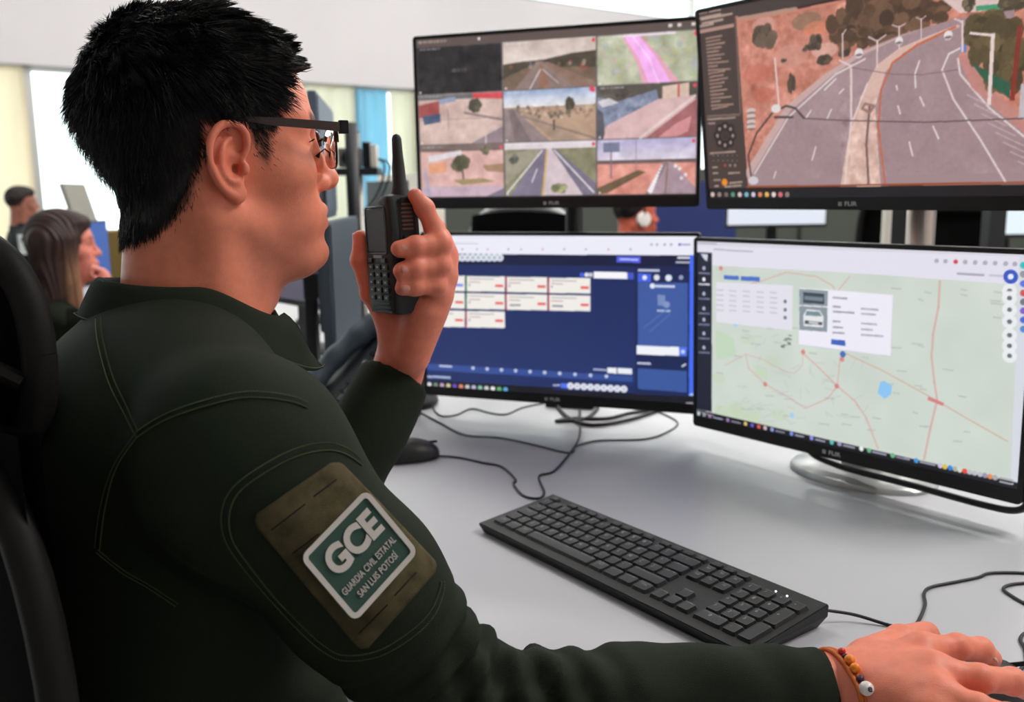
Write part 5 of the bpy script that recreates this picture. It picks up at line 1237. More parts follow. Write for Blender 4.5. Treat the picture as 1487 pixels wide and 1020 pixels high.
def plate(name, w_, h_, r, z0, z1, m_, hole=None):
    po = rrect(w_, h_, r, 6); n = len(po); mb = MB()
    if hole:
        pi_ = rrect(*hole, max(r-(w_-hole[0])/2, .002), 6); V = [bl(x, y, z1) for x, y in po]+[bl(x, y, z1) for x, y in pi_]+[bl(x, y, z0) for x, y in po]+[bl(x, y, z0) for x, y in pi_]; F = []
        for i in range(n):
            j = (i+1) % n; F += [(i, n+i, n+j, j), (i, j, 2*n+j, 2*n+i), (n+j, n+i, 3*n+i, 3*n+j), (2*n+i, 2*n+j, 3*n+j, 3*n+i)]
    else:
        V = [bl(x, y, z1) for x, y in po]+[bl(x, y, z0) for x, y in po]; F = [tuple(range(n)), tuple(range(n, 2*n))[::-1]]+[(i, n+i, n+(i+1) % n, (i+1) % n) for i in range(n)]
    me = mb.add(V, F).mesh(name, m_); b_ = bmesh.new(); b_.from_mesh(me); bmesh.ops.recalc_face_normals(b_, faces=b_.faces); b_.to_mesh(me); b_.free()
    return link(name, me, None, shirt)
plate('badge_backing', bw, bh, .006, -.0035, 0, m_pgreen)['label'] = 'green rubber badge'
plate('badge_border', bw, bh, .006, -.0005, .0013, m_pwhite, (bw-.0072, bh-.0072))['label'] = 'raised pale grey border'
def lettering(txt, a, b, size, off, sx, name, wfit):
    V, F = text_mesh(txt, size, .0004, off, sx=1.)
    w0 = V[:, 0].max()-V[:, 0].min(); k = wfit*bw/w0
    V = V-np.array([(V[:, 0].max()+V[:, 0].min())/2, (V[:, 1].max()+V[:, 1].min())/2, 0])
    mb = MB().add([bl(x*k+(a-.5)*bw, y+(.5-b)*bh, z+.0006) for x, y, z in V], F); mb.build(name, m_pwhite, shirt)
lettering('GCE', .52, .335, .44*bh, .0011, 1, 'badge_lettering', .72)
lettering('GUARDIA CIVIL ESTATAL', .495, .665, .118*bh, .00004, 1, 'badge_lettering', .79)
lettering('SAN LUIS POTOSÍ', .505, .805, .118*bh, .00004, 1, 'badge_lettering', .585)
# ------------------------------------------------------------------ hair
def make_hair():
    r = np.random.default_rng(11); mb_v = []; mb_f = []; nv = 0
    # solid under-layer
    w_ = np.clip((hm-.25)/.5, 0, 1); keepf = (hm[HF] > .62).all(1); crn = np.exp(-(np.linalg.norm(HV-np.array([-.058, -.012, .125]), axis=1)/.035)**2); U = HV+HN*(ht*w_*.40*(1-.85*crn)-.0006*(1-w_))[:, None]
    fu = HF[keepf]; used, inv = np.unique(fu, return_inverse=True); Uv = U[used]; Uf = inv.reshape(-1, 4)
    mb_v.append(Uv); mb_f.append(Uf); nv += len(Uv)
    # strands
    tri_c = HV[HF].mean(1); area = np.linalg.norm(np.cross(HV[HF[:, 2]]-HV[HF[:, 0]], HV[HF[:, 3]]-HV[HF[:, 1]]), axis=1)
    fm = hm[HF].mean(1); vis = tri_c[:, 1] < .085
    dens = area*np.clip(fm, 0, 1)*(1.0+1.1*sstep(.06, .11, tri_c[:, 2])+7*np.exp(-(np.linalg.norm(tri_c-np.array([-.058, -.012, .125]), axis=1)/.03)**2)); dens /= dens.sum()
    NS = 34000; pick = r.choice(len(HF), NS, p=dens); j = r.uniform(size=(NS, 2))
    q = HV[HF[pick]]; P = (q[:, 0]*(1-j[:, :1])+q[:, 1]*j[:, :1])*(1-j[:, 1:])+(q[:, 3]*(1-j[:, :1])+q[:, 2]*j[:, :1])*j[:, 1:]
    N = HN[HF[pick]].mean(1); N /= np.linalg.norm(N, axis=1, keepdims=True)
    x, y, z = P.T; up = sstep(.055, .105, z); T = hair_thick(P); edge = hair_mask(P)
    # clump direction noise
    cl = np.stack([np.sin(P@k+f) for k, f in (((95., 40, 30), 0), ((-30., 88, 50), 1.3), ((45., -60, 90), 2.1))], 1)
    crown = np.array([-.058, -.012, .125]); A = P-crown; A[:, 1] *= .8; A += np.array([.035, 0, -.012])*up[:, None]; A[:, 2] += .05*sstep(.02, .06, x)*up; A[:, 1] += -.03*up
    A -= N*(A*N).sum(1, keepdims=True); A /= np.linalg.norm(A, axis=1, keepdims=True)+1e-9
    nearc = np.exp(-(np.linalg.norm(P-crown, axis=1)/.028)**2)
    D = A+r.normal(size=(NS, 3))*1.2*nearc[:, None]+.50*cl*up[:, None]+.16*cl*(1-up)[:, None]+r.normal(size=(NS, 3))*.10
    D -= N*(D*N).sum(1, keepdims=True); D /= np.linalg.norm(D, axis=1, keepdims=True)+1e-9
    front = sstep(.0, .06, x)*up
    lift = .24+.42*up+.45*front+.5*nearc; D1 = D+N*lift[:, None]*(.75+.5*r.uniform(size=(NS, 1))); nc = np.linalg.norm(D1, axis=1, keepdims=True); D1 /= nc
    L = (T/np.maximum((D1*N).sum(1), .30))*r.uniform(.55, 1.05, NS); L = np.clip(L, .0025, .034-.014*front)*np.clip(edge*1.2, .35, 1)
    K = 5; n = 3; t = np.linspace(0, 1, K); W0 = r.uniform(.00028, .00055, NS)*(1+1.0*up)*np.clip(edge+.2, .5, 1)
    droop = np.stack([.25*up, 0*up, -.35*up*(1-front)+.25*front-.15], 1)
    pts = P[:, None]+D1[:, None]*(t[None, :, None]*L[:, None, None])+droop[:, None]*(t[None, :, None]**2)*L[:, None, None]*.45+D[:, None]*(t[None, :, None]**2)*L[:, None, None]*.30
    pts += (.10*L)[:, None, None]*np.sin(t[None, :, None]*5+r.uniform(0, 6, (NS, 1, 3)))*t[None, :, None]
    pts += cl[:, None]*(t[None, :, None]**2)*.004*up[:, None, None]
    # locks: tips of neighbouring strands gather
    ci = r.choice(NS, 900, replace=False); best = np.empty(NS, int)
    for k0 in range(0, NS, 4000): best[k0:k0+4000] = ((P[k0:k0+4000, None]-P[ci][None])**2).sum(-1).argmin(1)
    dif = (pts[ci][best]-pts)*(t**1.5)[None, :, None]*(.68*sstep(.05, .1, z))[:, None, None]; dn = np.linalg.norm(dif, axis=2, keepdims=True); pts = pts+dif*np.minimum(1, .014/(dn+1e-9))
    ax = pts[:, -1]-pts[:, 0]; ax /= np.linalg.norm(ax, axis=1, keepdims=True)+1e-9
    a1 = np.cross(ax, r.normal(size=(NS, 3))); a1 /= np.linalg.norm(a1, axis=1, keepdims=True)+1e-9; a2 = np.cross(ax, a1)
    ang = np.arange(n)*2*math.pi/n; wr = W0[:, None]*np.array([1, 1, .85, .55, .08])[None]
    ring = pts[:, :, None]+wr[:, :, None, None]*(np.cos(ang)[None, None, :, None]*a1[:, None, None]+np.sin(ang)[None, None, :, None]*a2[:, None, None])
    V = ring.reshape(-1, 3); b = (np.arange(NS)*K*n)[:, None, None, None]; kk = (np.arange(K-1)*n)[None, :, None, None]; jj = np.arange(n)[None, None, :, None]; j2 = (jj+1) % n
    F = np.concatenate([b+kk+jj, b+kk+j2, b+kk+n+j2, b+kk+n+jj], -1).reshape(-1, 4)
    mb_v.append(V); mb_f.append(F+nv)
    return np.concatenate(mb_v), np.concatenate(mb_f)
hv, hf = make_hair(); hme = np_mesh('hair', hw(hv), hf); hme.shade_smooth(); link('hair', hme, m_hair, man)['label'] = 'short spiky black hair'
# ------------------------------------------------------------------ glasses
m_gl = mat('dark_brown_acetate', srgb(52, 30, 27), .3, noise=.25, nscale=140); m_glm = mat('gunmetal_rim', srgb(40, 38, 40), .3, .8)
m_lens = mat('clear_lens', (1, 1, 1), .02, trans=1., ior=1.06)
gl = empty('eyeglasses', hw([(.098, 0, .03)])[0], 0, 'dark brown rimmed eyeglasses worn by the man with the radio', 'glasses')
gp = lambda *p: hw(list(p))-np.array(gl.location)
GZ = .0365
for s in (-1, 1):
    tp = spline([(-.026, s*.0660, .010), (-.018, s*.0670, .028), (.000, s*.0715, .0400), (.030, s*.0765, .0392), (.070, s*.0745, .0375), (.0945, s*.0705, .0365)], 6)
    n = len(tp); hgt = np.interp(np.arange(n), [0, 12, 18, n-1], [.0022, .0022, .0048, .0058])
    Vt = []; Ft = []
    for i in range(n):
        for a, b in ((-1, -1), (1, -1), (1, 1), (-1, 1)): Vt.append(tp[i]+np.array([0, a*.0016, b*hgt[i]*.72]))
    for i in range(n-1):
        for k in range(4): Ft.append((i*4+k, i*4+(k+1) % 4, i*4+4+(k+1) % 4, i*4+4+k))
    Ft += [(0, 3, 2, 1), tuple((n-1)*4+k for k in range(4))]
    MB().add(gp(*Vt), Ft).build('temple', m_gl, gl)
    hg = MB(); hg.box((0, 0, 0), (.008, .006, .012), None, .001); MB().add(gp(*[np.array(v)+np.array([.0975, s*.0700, .0365]) for v in hg.v]), hg.f).build('hinge_block', m_glm, gl)
    def rim(t):
        yy = .0375+.0280*math.copysign(abs(math.cos(t))**.62, math.cos(t)); zz = .0195+.0185*math.copysign(abs(math.sin(t))**.62, math.sin(t))
        return np.array([.1005-.0045*((yy-.0375)/.028+1)**2*.5-.0*zz, s*yy, zz])
    rp = [rim(t) for t in np.linspace(0, 2*math.pi, 49)]
    MB().tube(gp(*rp), .0011, 6, cap=False).build('rim', m_glm, gl, smooth=True)
    tb = [rim(t)+np.array([.0004, 0, .0005]) for t in np.linspace(math.pi*.02, math.pi*.98, 24)]
    MB().tube(gp(*tb), .0024, 6).build('brow_bar', m_gl, gl, smooth=True)
    lp = rp[:-1]; c = np.mean(lp, 0); V = gp(*(lp+[c])); V2 = V-HR[:, 0]*.0015; k = len(lp)
    MB().add(np.concatenate([V, V2]), [(i, (i+1) % k, k) for i in range(k)]+[(k+1+(i+1) % k, k+1+i, 2*k+1) for i in range(k)]+[(i, k+1+i, k+1+(i+1) % k, (i+1) % k) for i in range(k)]).build('lens', m_lens, gl)
    MB().tube(gp((.099, s*.0120, .020), (.094, s*.0105, .016), (.0915, s*.0100, .012)), [.0006, .0008, .0026], 6).build('nose_pad', m_glm, gl)
MB().tube(gp(*spline([(.0995, .0105, .027), (.1025, .004, .030), (.1025, -.004, .030), (.0995, -.0105, .027)], 5)), .0014, 6).build('bridge', m_glm, gl, smooth=True)

# ------------------------------------------------------------------ two-way radio
m_rad = mat('radio_black_plastic', srgb(34, 36, 37), .55, bump=.25, bscale=1200); m_radk = mat('radio_key_rubber', srgb(30, 31, 32), .45); m_rads = mat('radio_display', srgb(30, 32, 31), .5, spec=.25, emit=srgb(46, 34, 28), estr=.3)
m_radg = mat('radio_side_grille', srgb(112, 70, 52), .6); m_radl = mat('radio_key_print', srgb(150, 155, 156), .5)
rd = empty('two_way_radio', rl(0, 0, -RH/2), 0, 'black handheld two-way radio with stub antenna held before the mouth', 'radio')
R3 = np.stack([RS, RU, RN], 1)                                    # local: x across the front, y up, z out of the front
rp_ = lambda x, y, z: rl(z, x, y)-np.array(rd.location)
def radd(name, mb, m_, smooth=False, auto=None): return MB().add([rp_(*v) for v in mb.v], mb.f).build(name, m_, rd, smooth, auto)
hw2 = RWD/2
body = [(-hw2+.004, -RH/2), (hw2-.004, -RH/2), (hw2-.001, -RH/2+.004), (hw2, -.04), (hw2, .05), (hw2-.003, RH/2-.002), (hw2-.010, RH/2), (.004, RH/2-.004), (-hw2+.008, RH/2-.017), (-hw2, RH/2-.022), (-hw2, -.04), (-hw2+.001, -RH/2+.004)]
bmb = MB(); n = len(body)
lay = [(-RD/2, .86), (-RD/2+.004, .97), (-RD/2+.009, 1.), (RD/2-.007, 1.), (RD/2-.002, .965), (RD/2, .90)]
V = [(x*k_, y*(k_*.5+.5), z) for z, k_ in lay for x, y in body]; F = [tuple(range(n))[::-1], tuple((len(lay)-1)*n+i for i in range(n))]+[(a*n+i, a*n+(i+1) % n, a*n+n+(i+1) % n, a*n+n+i) for a in range(len(lay)-1) for i in range(n)]
radd('body', MB().add(V, F), m_rad, auto=50)
radd('display', MB().box((-.001, .0255, RD/2+.0002), (.038, .044, .0016), None, .0006), m_rads)
radd('display_frame', MB().tube([(x-.001, y+.0255, RD/2+.0004) for x, y in rrect(.042, .048, .004, 3)+[rrect(.042, .048, .004, 3)[0]]], .0011, 5), m_radk)
radd('name_strip', MB().box((-.001, -.0015, RD/2+.0004), (.018, .0028, .0012)), m_radl)
for i in range(5):
    for j in range(3):
        kx, ky = -.0155+.0148*j, -.0125-.0080*i
        radd('key', MB().box((kx, ky, RD/2+.0010), (.0108, .0052, .0028), None, .0012), m_radk)
        radd('key_print', MB().box((kx, ky+.0002, RD/2+.0025), (.0030, .0018, .0003)), m_radl)
for j in range(2): radd('key', MB().box((-.0165+.029*j, -.0055, RD/2+.0010), (.0085, .0050, .0028), None, .0012), m_radk)
for i in range(3): radd('base_rib', MB().box((0, -RH/2+.003+.0042*i, RD/2-.0002), (.044-.004*i, .0022, .0018), None, .0005), m_rad)
for i in range(7): radd('grille_bar', MB().box((hw2+.0004, .026+.0042*i, -.002), (.0012, .0020, .013), None, .0003), m_radg)
radd('talk_button', MB().box((hw2+.0015, .010, -.002), (.0040, .018, .013), None, .0016), m_radk)
radd('side_frame', MB().tube([(hw2+.0004, y+.028, x-.002) for x, y in rrect(.018, .060, .005, 3)+[rrect(.018, .060, .005, 3)[0]]], .0011, 5), m_radk)
an = MB(); pr = [(.0115, .0), (.0105, .006), (.0085, .012), (.0072, .020), (.0066, .034), (.0056, .046), (.0052, .058), (.0051, .062), (.0036, .0655), (.0005, .067)]
an.lathe(pr, 18, (0, 0, 0)); radd('antenna', MB().add([(v[0]+.0145, v[2]+RH/2-.006, v[1]-.004) for v in an.v], an.f), m_rad, auto=45)
kn = MB(); kn.lathe([(.0062, 0), (.0066, .003), (.0060, .011), (.0050, .012)], 16); radd('channel_knob', MB().add([(v[0]-.012, v[2]+RH/2-.013, v[1]-.002) for v in kn.v], kn.f), m_radk, auto=45)

# ------------------------------------------------------------------ bracelet
m_cord = mat('orange_cord', srgb(206, 104, 38), .6); m_bw = mat('white_bead', srgb(232, 226, 220), .3); m_br = mat('red_bead', srgb(206, 44, 40), .3); m_bp = mat('purple_bead', srgb(58, 34, 66), .3); m_bo = mat('orange_bead', srgb(250, 140, 40), .3)
fxd = (WR-REL)/np.linalg.norm(WR-REL); bcn = WR-fxd*.013; bu = np.cross(fxd, (0, 0, 1.)); bu /= np.linalg.norm(bu); bv = np.cross(bu, fxd)
BVH_B = BVHTree.FromPolygons([tuple(v) for v in VV[2]], [tuple(f) for f in parts[2][1]])
def brace(t, off):
    d = math.cos(t)*bu+math.sin(t)*bv; h = BVH_B.ray_cast(Vector(bcn+fxd*.003*math.cos(t)+d*.09), Vector(-d))
    p = np.array(h[0]) if h[0] is not None else bcn+d*.028
    return p+d*off
br = empty('bracelet', bcn-np.array([0, 0, .03]), 0, 'orange cord bracelet with coloured beads on the right wrist', 'bracelet'); bL = np.array(br.location)
for o_ in (-.0022, .0016): MB().tube([brace(t, .0015)+fxd*o_-bL for t in np.linspace(0, 2*math.pi, 49)], .0021, 6, cap=False).build('cord', m_cord, br, smooth=True)
_tb = math.radians(62)
seq = [(m_br, .0032), (m_bp, .0026), (m_bo, .0042), (m_bo, .0042), (m_bp, .0030), (m_bw, .0058), (m_bp, .0034)]; tt = math.radians(82)
for mm, rr in seq:
    p = brace(tt, rr*1.1+.001)+fxd*.0015-bL; MB().ell(p, (rr, rr, rr*.95), None, 12, 8).build('bead', mm, br, smooth=True)
    if rr > .005:
        dn = math.cos(tt)*bu+math.sin(tt)*bv; V_, F_ = text_mesh('e', .0075, .0002, .0002); MF = np.stack([-bv if False else fxd, np.cross(dn, fxd), dn], 1)
        MB().add([p+MF@np.array([v[0], v[1], v[2]+rr*.97]) for v in V_], F_).build('bead_letter', m_bp, br)
    tt -= (rr*1.55+.0004)/.030
# mouse under the right hand
m_ms = mat('mouse_black_plastic', srgb(26, 27, 28), .35); m_msl = mat('mouse_silver_plastic', srgb(140, 148, 152), .3)
def mouse(loc, yaw, label, hide=False):
    t = empty('computer_mouse', loc, yaw, label, 'mouse')
    S = SDF((-.068, -.042, -.01), (.068, .042, .05), .002); S.ell((-.006, 0, .006), (.058, .031, .032), k=0); S.ell((.022, 0, .006), (.038, .028, .022), k=.012); S.plane((0, 0, .0), (0, 0, -1), k=.004)
    V, F = S.nets(); V = relax(V, F, 3); me = np_mesh('shell', V, F); me.shade_smooth(); link('shell', me, m_ms, t)
    ln = MB(); ln.box((.034, 0, .026), (.045, .0012, .004)); ln.build('button_gap', m_slit, t)
    wh = MB(); wh.lathe([(.006, -.003), (.0085, -.0025), (.0085, .0025), (.006, .003)], 18, (.036, 0, .0215), np.array([[1, 0, 0], [0, 0, 1], [0, 1, 0.]])); wh.build('scroll_wheel', m_radk, t)
    MB().box((.020, 0, .0285), (.012, .006, .006), None, .001).build('dpi_button', m_msl, t)
    return t
_f = (on_z(1445, 975, DESK)-on_z(1300, 990, DESK)); myaw = math.atan2(_f[1], _f[0])
mloc = on_z(1400, 1010, DESK+.002); mouse((mloc[0], mloc[1], DESK), myaw, 'black mouse under the right hand of the man with the radio')
ml = on_z(588, 668, DESK); mouse((ml[0], ml[1], DESK), math.radians(20), 'black mouse lying behind the raised forearm, cable attached')
# ------------------------------------------------------------------ the man's chair
m_chair = mat('black_chair_plastic', srgb(24, 22, 21), .6, spec=.25); m_mesh = mat('black_chair_mesh', srgb(9, 9, 9), .9, spec=.1, noise=.2, nscale=600)
ch = empty('office_chair', (CT[0]-.16, CT[1]-.10, 0), 0, 'black office chair with headrest behind the man with the radio', 'chair'); cl_ = np.array(ch.location)
# headrest: rounded frame ring with recessed panel and a brace
hc_ = pix(-88, 520, .66); hx = np.array([.93, .20, 0]); hx /= np.linalg.norm(hx); hz = np.array([-.06, 0, 1.]); hM = frame(hx, hz)
ringp = [hc_+hM@np.array([.066*math.copysign(abs(math.cos(t))**.8, math.cos(t)), 0.012*math.sin(t)**2, .086*math.copysign(abs(math.sin(t))**.85, math.sin(t))]) for t in np.linspace(0, 2*math.pi, 65)]
MB().tube(np.array(ringp)-cl_, .0125, 10, cap=False).build('headrest_frame', m_chair, ch, smooth=True)
S = SDF(hc_-.12, hc_+.12, .004); S.ell(hc_+hM@np.array([0, .022, 0]), (.064, .012, .084), M=hM, k=0); V, F = S.nets(); me = np_mesh('headrest_pad', V-cl_, F); me.shade_smooth(); link('headrest_pad', me, m_mesh, ch)
MB().tube([hc_+hM@np.array([-.05, -.006, .045])-cl_, hc_+hM@np.array([.055, -.006, -.02])-cl_], .007, 8).build('headrest_brace', m_chair, ch)
# backrest, seat, column, base
bc_ = CT-FWD*.155-np.array([0, 0, .265])
def back_panel(w_, h_, z0, z1):
    V = []; F = []; n = 14; m_ = 10
    for k in (0, 1):
        for i in range(n+1):
            for j in range(m_+1):
                u, v = i/n*2-1, j/m_*2-1; ww = w_*(1-.12*v*v); V.append(bc_+(-RGT)*u*ww+np.array([0, 0, v*h_])-FWD*(.05*(1-u*u)+.03*v*v*0+(.012 if k else 0)-.02)-cl_)
    o = (n+1)*(m_+1)
    for i in range(n):
        for j in range(m_):
            a = i*(m_+1)+j; F += [(a, a+1, a+m_+2, a+m_+1), (o+a, o+a+m_+1, o+a+m_+2, o+a+1)]
    return V, F
V, F = back_panel(.235, .31, 0, 0); MB().add(V, F).build('backrest', m_mesh, ch, smooth=True)
rim_ = [bc_+(-RGT)*.237*math.copysign(abs(math.cos(t))**.5, math.cos(t))+np.array([0, 0, .312*math.copysign(abs(math.sin(t))**.5, math.sin(t))])-FWD*(.05*(1-abs(math.cos(t)))-.014)-cl_ for t in np.linspace(0, 2*math.pi, 49)]
MB().tube(rim_, .012, 8, cap=False).build('backrest_frame', m_chair, ch, smooth=True)
MB().tube([bc_-FWD*.05+np.array([0, 0, .2])-cl_, hc_+hM@np.array([-.03, .02, -.05])-cl_], .011, 8).build('headrest_stem', m_chair, ch)
sc_ = CT-FWD*.04; MB().box((sc_[0]-cl_[0], sc_[1]-cl_[1], .44), (.48, .48, .06), BR3, .02).build('seat', m_mesh, ch)
MB().tube([bc_-FWD*.06-np.array([0, 0, .2])-cl_, (sc_[0]-cl_[0]-FWD[0]*.2, sc_[1]-cl_[1]-FWD[1]*.2, .40)], .02, 8).build('back_bar', m_chair, ch)
MB().lathe([(.03, .06), (.03, .25), (.022, .25), (.022, .41)], 16, (sc_[0]-cl_[0], sc_[1]-cl_[1], 0)).build('gas_column', m_chair, ch)
for k in range(5):
    a = k*2*math.pi/5; d = np.array([math.cos(a), math.sin(a), 0]); c0 = np.array([sc_[0]-cl_[0], sc_[1]-cl_[1], 0])
    MB().tube([c0+np.array([0, 0, .09]), c0+d*.29+np.array([0, 0, .065])], [.026, .016], 8).build('base_leg', m_chair, ch)
    MB().ell(c0+d*.29+np.array([0, 0, .028]), (.028, .028, .028), None, 12, 8).build('caster', m_chair, ch, smooth=True)
# ================================================================== background: neighbours, their desks, phone, camera pole
m_glare_grey = mat('glare_grey_plastic', srgb(96, 108, 124), .5); m_dk = mat('dark_grey_plastic', srgb(30, 32, 34), .5)
m_beige = mat('cream_plastic', srgb(226, 218, 206), .5); m_part = mat('grey_green_partition', srgb(88, 92, 84), .8, noise=.1, nscale=3); m_bluep = mat('blue_panel', srgb(38, 52, 110), .6)
m_paper = mat('white_paper', srgb(232, 232, 230), .7); m_gold = mat('ochre_fabric', srgb(120, 100, 50), .8)
def glow(name, col, st=1.0): return mat(name, (.01, .01, .01), .4, emit=col, estr=st)
m_sg = glow('screen_grey_lilac', srgb(84, 80, 96)); m_sw = glow('screen_white', srgb(226, 232, 244)); m_sb = glow('screen_blue', srgb(52, 92, 170)); m_sc = glow('screen_pale_cyan', srgb(232, 246, 252)); m_sv = glow('screen_violet', srgb(128, 118, 176))

def plain_monitor(TL, TR, label, mscr, hgt=.318, tilt=0., stand=True, shell=None, group=None):
    """monitor whose screen faces the side from which TL is left of TR"""
    TL, TR = np.asarray(TL, float), np.asarray(TR, float); TR = TL+(TR-TL)*np.array([1, 1, 0]); rd_ = TR-TL; W_ = np.linalg.norm(rd_); rd_ /= W_
    u = np.array([0, 0, 1.]); n = np.cross(rd_, u); u = u*math.cos(tilt)-n*math.sin(tilt); n = np.cross(rd_, u); C_ = (TL+TR)/2-u*hgt/2; B = np.stack([rd_, u, n], 1); sh = shell or m_black
    foot = np.array([C_[0], C_[1], DESK])-n*.09
    t = empty('monitor', (0, 0, 0), 0, label, 'monitor', group)
    b = MB(); b.box(C_-n*.012, (W_, hgt, .022), B, .004); b.box(C_-n*.034, (W_*.6, hgt*.6, .026), B, .006); b.build('back_shell', sh, t)
    MB().box(C_+n*.0012+u*.004, (W_-.016, hgt-.026, .002), B).build('screen', mscr, t)
    if stand:
        R_ = rotz(math.atan2(rd_[1], rd_[0]))
        MB().box((foot[0], foot[1], (DESK+C_[2])/2), (.05, .025, C_[2]-DESK), R_, .003).build('stand_neck', m_blackm, t)
        MB().box((C_-n*.062), (.08, .06, .08), B, .004).build('stand_bracket', m_blackm, t)
        b = MB(); disc_base(b, np.array([foot[0], foot[1], DESK+.0005]), .10); b.build('stand_base', m_blackm, t, auto=40)
    return t
# neighbouring workstation seen past the glasses
def monitor_quad(pa, da, pb, db_, label, mscr, hgt=.318, **k):
    A_, B_ = pix(*pa, da), pix(*pb, db_); d = (B_-A_)*np.array([1, 1, 0]); d /= np.linalg.norm(d); return plain_monitor(A_, A_+d*.54, label, mscr, hgt, **k)
monitor_quad((459, 131), 2.25, (482, 165), 2.75, 'monitor seen almost edge-on right behind the man\'s glasses', m_glare_grey, shell=m_glare_grey, stand=False)  # blue grey stands for glare on the obliquely seen screen
pl2 = empty('monitor_pole', (0, 0, 0), 0, 'dark pole carrying the edge-on monitor behind the glasses', 'pole')
_q = pix(484, 230, 2.62); MB().tube([(_q[0]+.05, _q[1]+.02, DESK), (_q[0]+.05, _q[1]+.02, _q[2]+.1)], .018, 12).build('pole', m_dk, pl2, smooth=True)
MB().lathe([(.08, .0), (.08, .010), (.02, .014)], 20, (_q[0]+.05, _q[1]+.02, DESK)).build('base', m_dk, pl2)
_b = pix(471, 452, 2.35); _l = pix(380, 436, 2.62); _d = (_l-_b)*np.array([1, 1, 0]); _d /= np.linalg.norm(_d); _tl = _b+_d*.54+np.array([0, 0, .318]); _tr = _b+np.array([0, 0, .318])
plain_monitor(_tl, _tr, 'monitor with dim grey lilac picture below the man\'s chin', m_sg)
_a = pix(478, 322, 1.95); _c = pix(507, 316, 2.3); _d = (_c-_a)*np.array([1, 1, 0]); _d /= np.linalg.norm(_d)
plain_monitor(_a, _a+_d*.54, 'slate grey turned monitor standing between chin and radio', m_slate, shell=m_slate)
# camera and gear on a pole shelf
cp = pix(519, 246, 2.95); t = empty('camera_stand', (cp[0], cp[1], DESK), 0, 'cream pole with black shelf between face and radio antenna', 'stand')
hz_ = cp[2]-DESK
MB().lathe([(.016, .01), (.016, hz_-.02)], 16).build('pole', m_beige, t, smooth=True); MB().tube([(-.026, .01, .01), (-.026, .01, hz_-.02)], .014, 10).build('rear_pole', m_dk, t, smooth=True)
MB().box((0, 0, .005), (.16, .16, .01), None, .002).build('foot_plate', m_dk, t)
MB().box((.005, 0, hz_-.008), (.135, .12, .022), None, .004).build('shelf', m_dk, t)
c0 = np.array([cp[0], cp[1], cp[2]+.004])
k_ = empty('video_camera', c0+np.array([-.018, -.02, 0]), 0, 'small grey camera with round black lens on the pole shelf', 'camera')
MB().box((0, 0, .032), (.072, .05, .060), None, .006).build('housing', mat('grey_camera_plastic', srgb(112, 106, 104), .5), k_)
MB().lathe([(.018, -.012), (.019, .0), (.013, .004)], 20, (-.004, -.030, .033), np.array([[1, 0, 0], [0, 0, -1], [0, 1, 0.]])).build('lens', m_black, k_, auto=40)
k2 = empty('speaker', c0+np.array([-.016, .03, 0]), 0, 'light brown cylinder standing behind the small grey camera', 'speaker')
MB().lathe([(.022, 0), (.022, .116), (.020, .120)], 20).build('body', mat('taupe_plastic', srgb(170, 156, 146), .4), k2, auto=40); MB().lathe([(.0225, .112), (.0225, .117)], 20).build('top_ring', m_dk, k2)
k3 = empty('adapter_box', c0+np.array([.044, -.01, 0]), 0, 'black and white box beside the small camera on the shelf', 'box')
MB().box((-.008, 0, .04), (.024, .06, .080), None, .003).build('black_case', m_black, k3); MB().box((.014, 0, .036), (.020, .055, .070), None, .003).build('white_case', m_beige, k3)
for i, (dx, lab) in enumerate(((.030, 'thin dark cable drooping from the pole shelf, outer one'), (.012, 'thin dark cable drooping from the pole shelf, inner one'))):
    P_ = [c0+np.array([.058, 0, .03]), c0+np.array([.075+dx, .0, .01]), c0+np.array([.060+dx, .0, -.06]), c0+np.array([.02+dx, .0, -.12]), c0+np.array([-.02, 0, -.145-dx])]
    tag(MB().tube(spline(P_, 8), .0035, 6).build('cable', m_cable, None, smooth=True), lab, 'cable')
plain_monitor(pix(531, 264, 3.3), pix(585, 260, 3.1), 'dark switched-off monitor just behind the radio antenna', m_black, stand=True)
_w = pix(594, 253, 4.2); wb = empty('white_cabinet', (_w[0], _w[1], 0), .6, 'white cabinet edge between radio antenna and upper left monitor', 'cabinet')
MB().box((0, 0, _w[2]/2), (.075, .5, _w[2]), None, .004).build('body', m_beige, wb)
MB().box((0, -.253, _w[2]/2), (.066, .010, _w[2]-.04), None, .002).build('door', m_beige, wb)

# desk phone: steep wedge, handset cradled on its left
ph = on_z(466, 604, DESK); t = empty('desk_phone', (ph[0], ph[1], DESK), YAW-math.pi/2-.05, 'dark grey desk phone with handset beside the raised forearm', 'phone')
PDp, PHt = .155, .150; sl = math.atan2(PHt-.022, PDp)
pv = [(-.065, 0, .0), (.120, 0, .0), (.120, PDp+.01, 0), (-.065, PDp+.01, 0), (-.065, 0, .022), (.120, 0, .022), (.120, PDp, PHt), (-.065, PDp, PHt)]
MB().add(pv, [(0, 3, 2, 1), (4, 5, 6, 7), (0, 1, 5, 4), (1, 2, 6, 5), (2, 3, 7, 6), (3, 0, 4, 7)]).build('base', m_gray, t)
RX = np.array([[1, 0, 0], [0, math.cos(sl), -math.sin(sl)], [0, math.sin(sl), math.cos(sl)]])
pc_ = lambda x, y: np.array([x, 0, .022])+RX@np.array([0, y, 0])
S = SDF((-.11, -.08, -.02), (.01, .22, .24), .004)
hs = [pc_(-.05, -.010)+RX@np.array([0, 0, .020]), pc_(-.05, .035)+RX@np.array([0, 0, .026]), pc_(-.05, .10)+RX@np.array([0, 0, .029]), pc_(-.05, .165)+RX@np.array([0, 0, .026]), pc_(-.05, .205)+RX@np.array([0, 0, .020])]
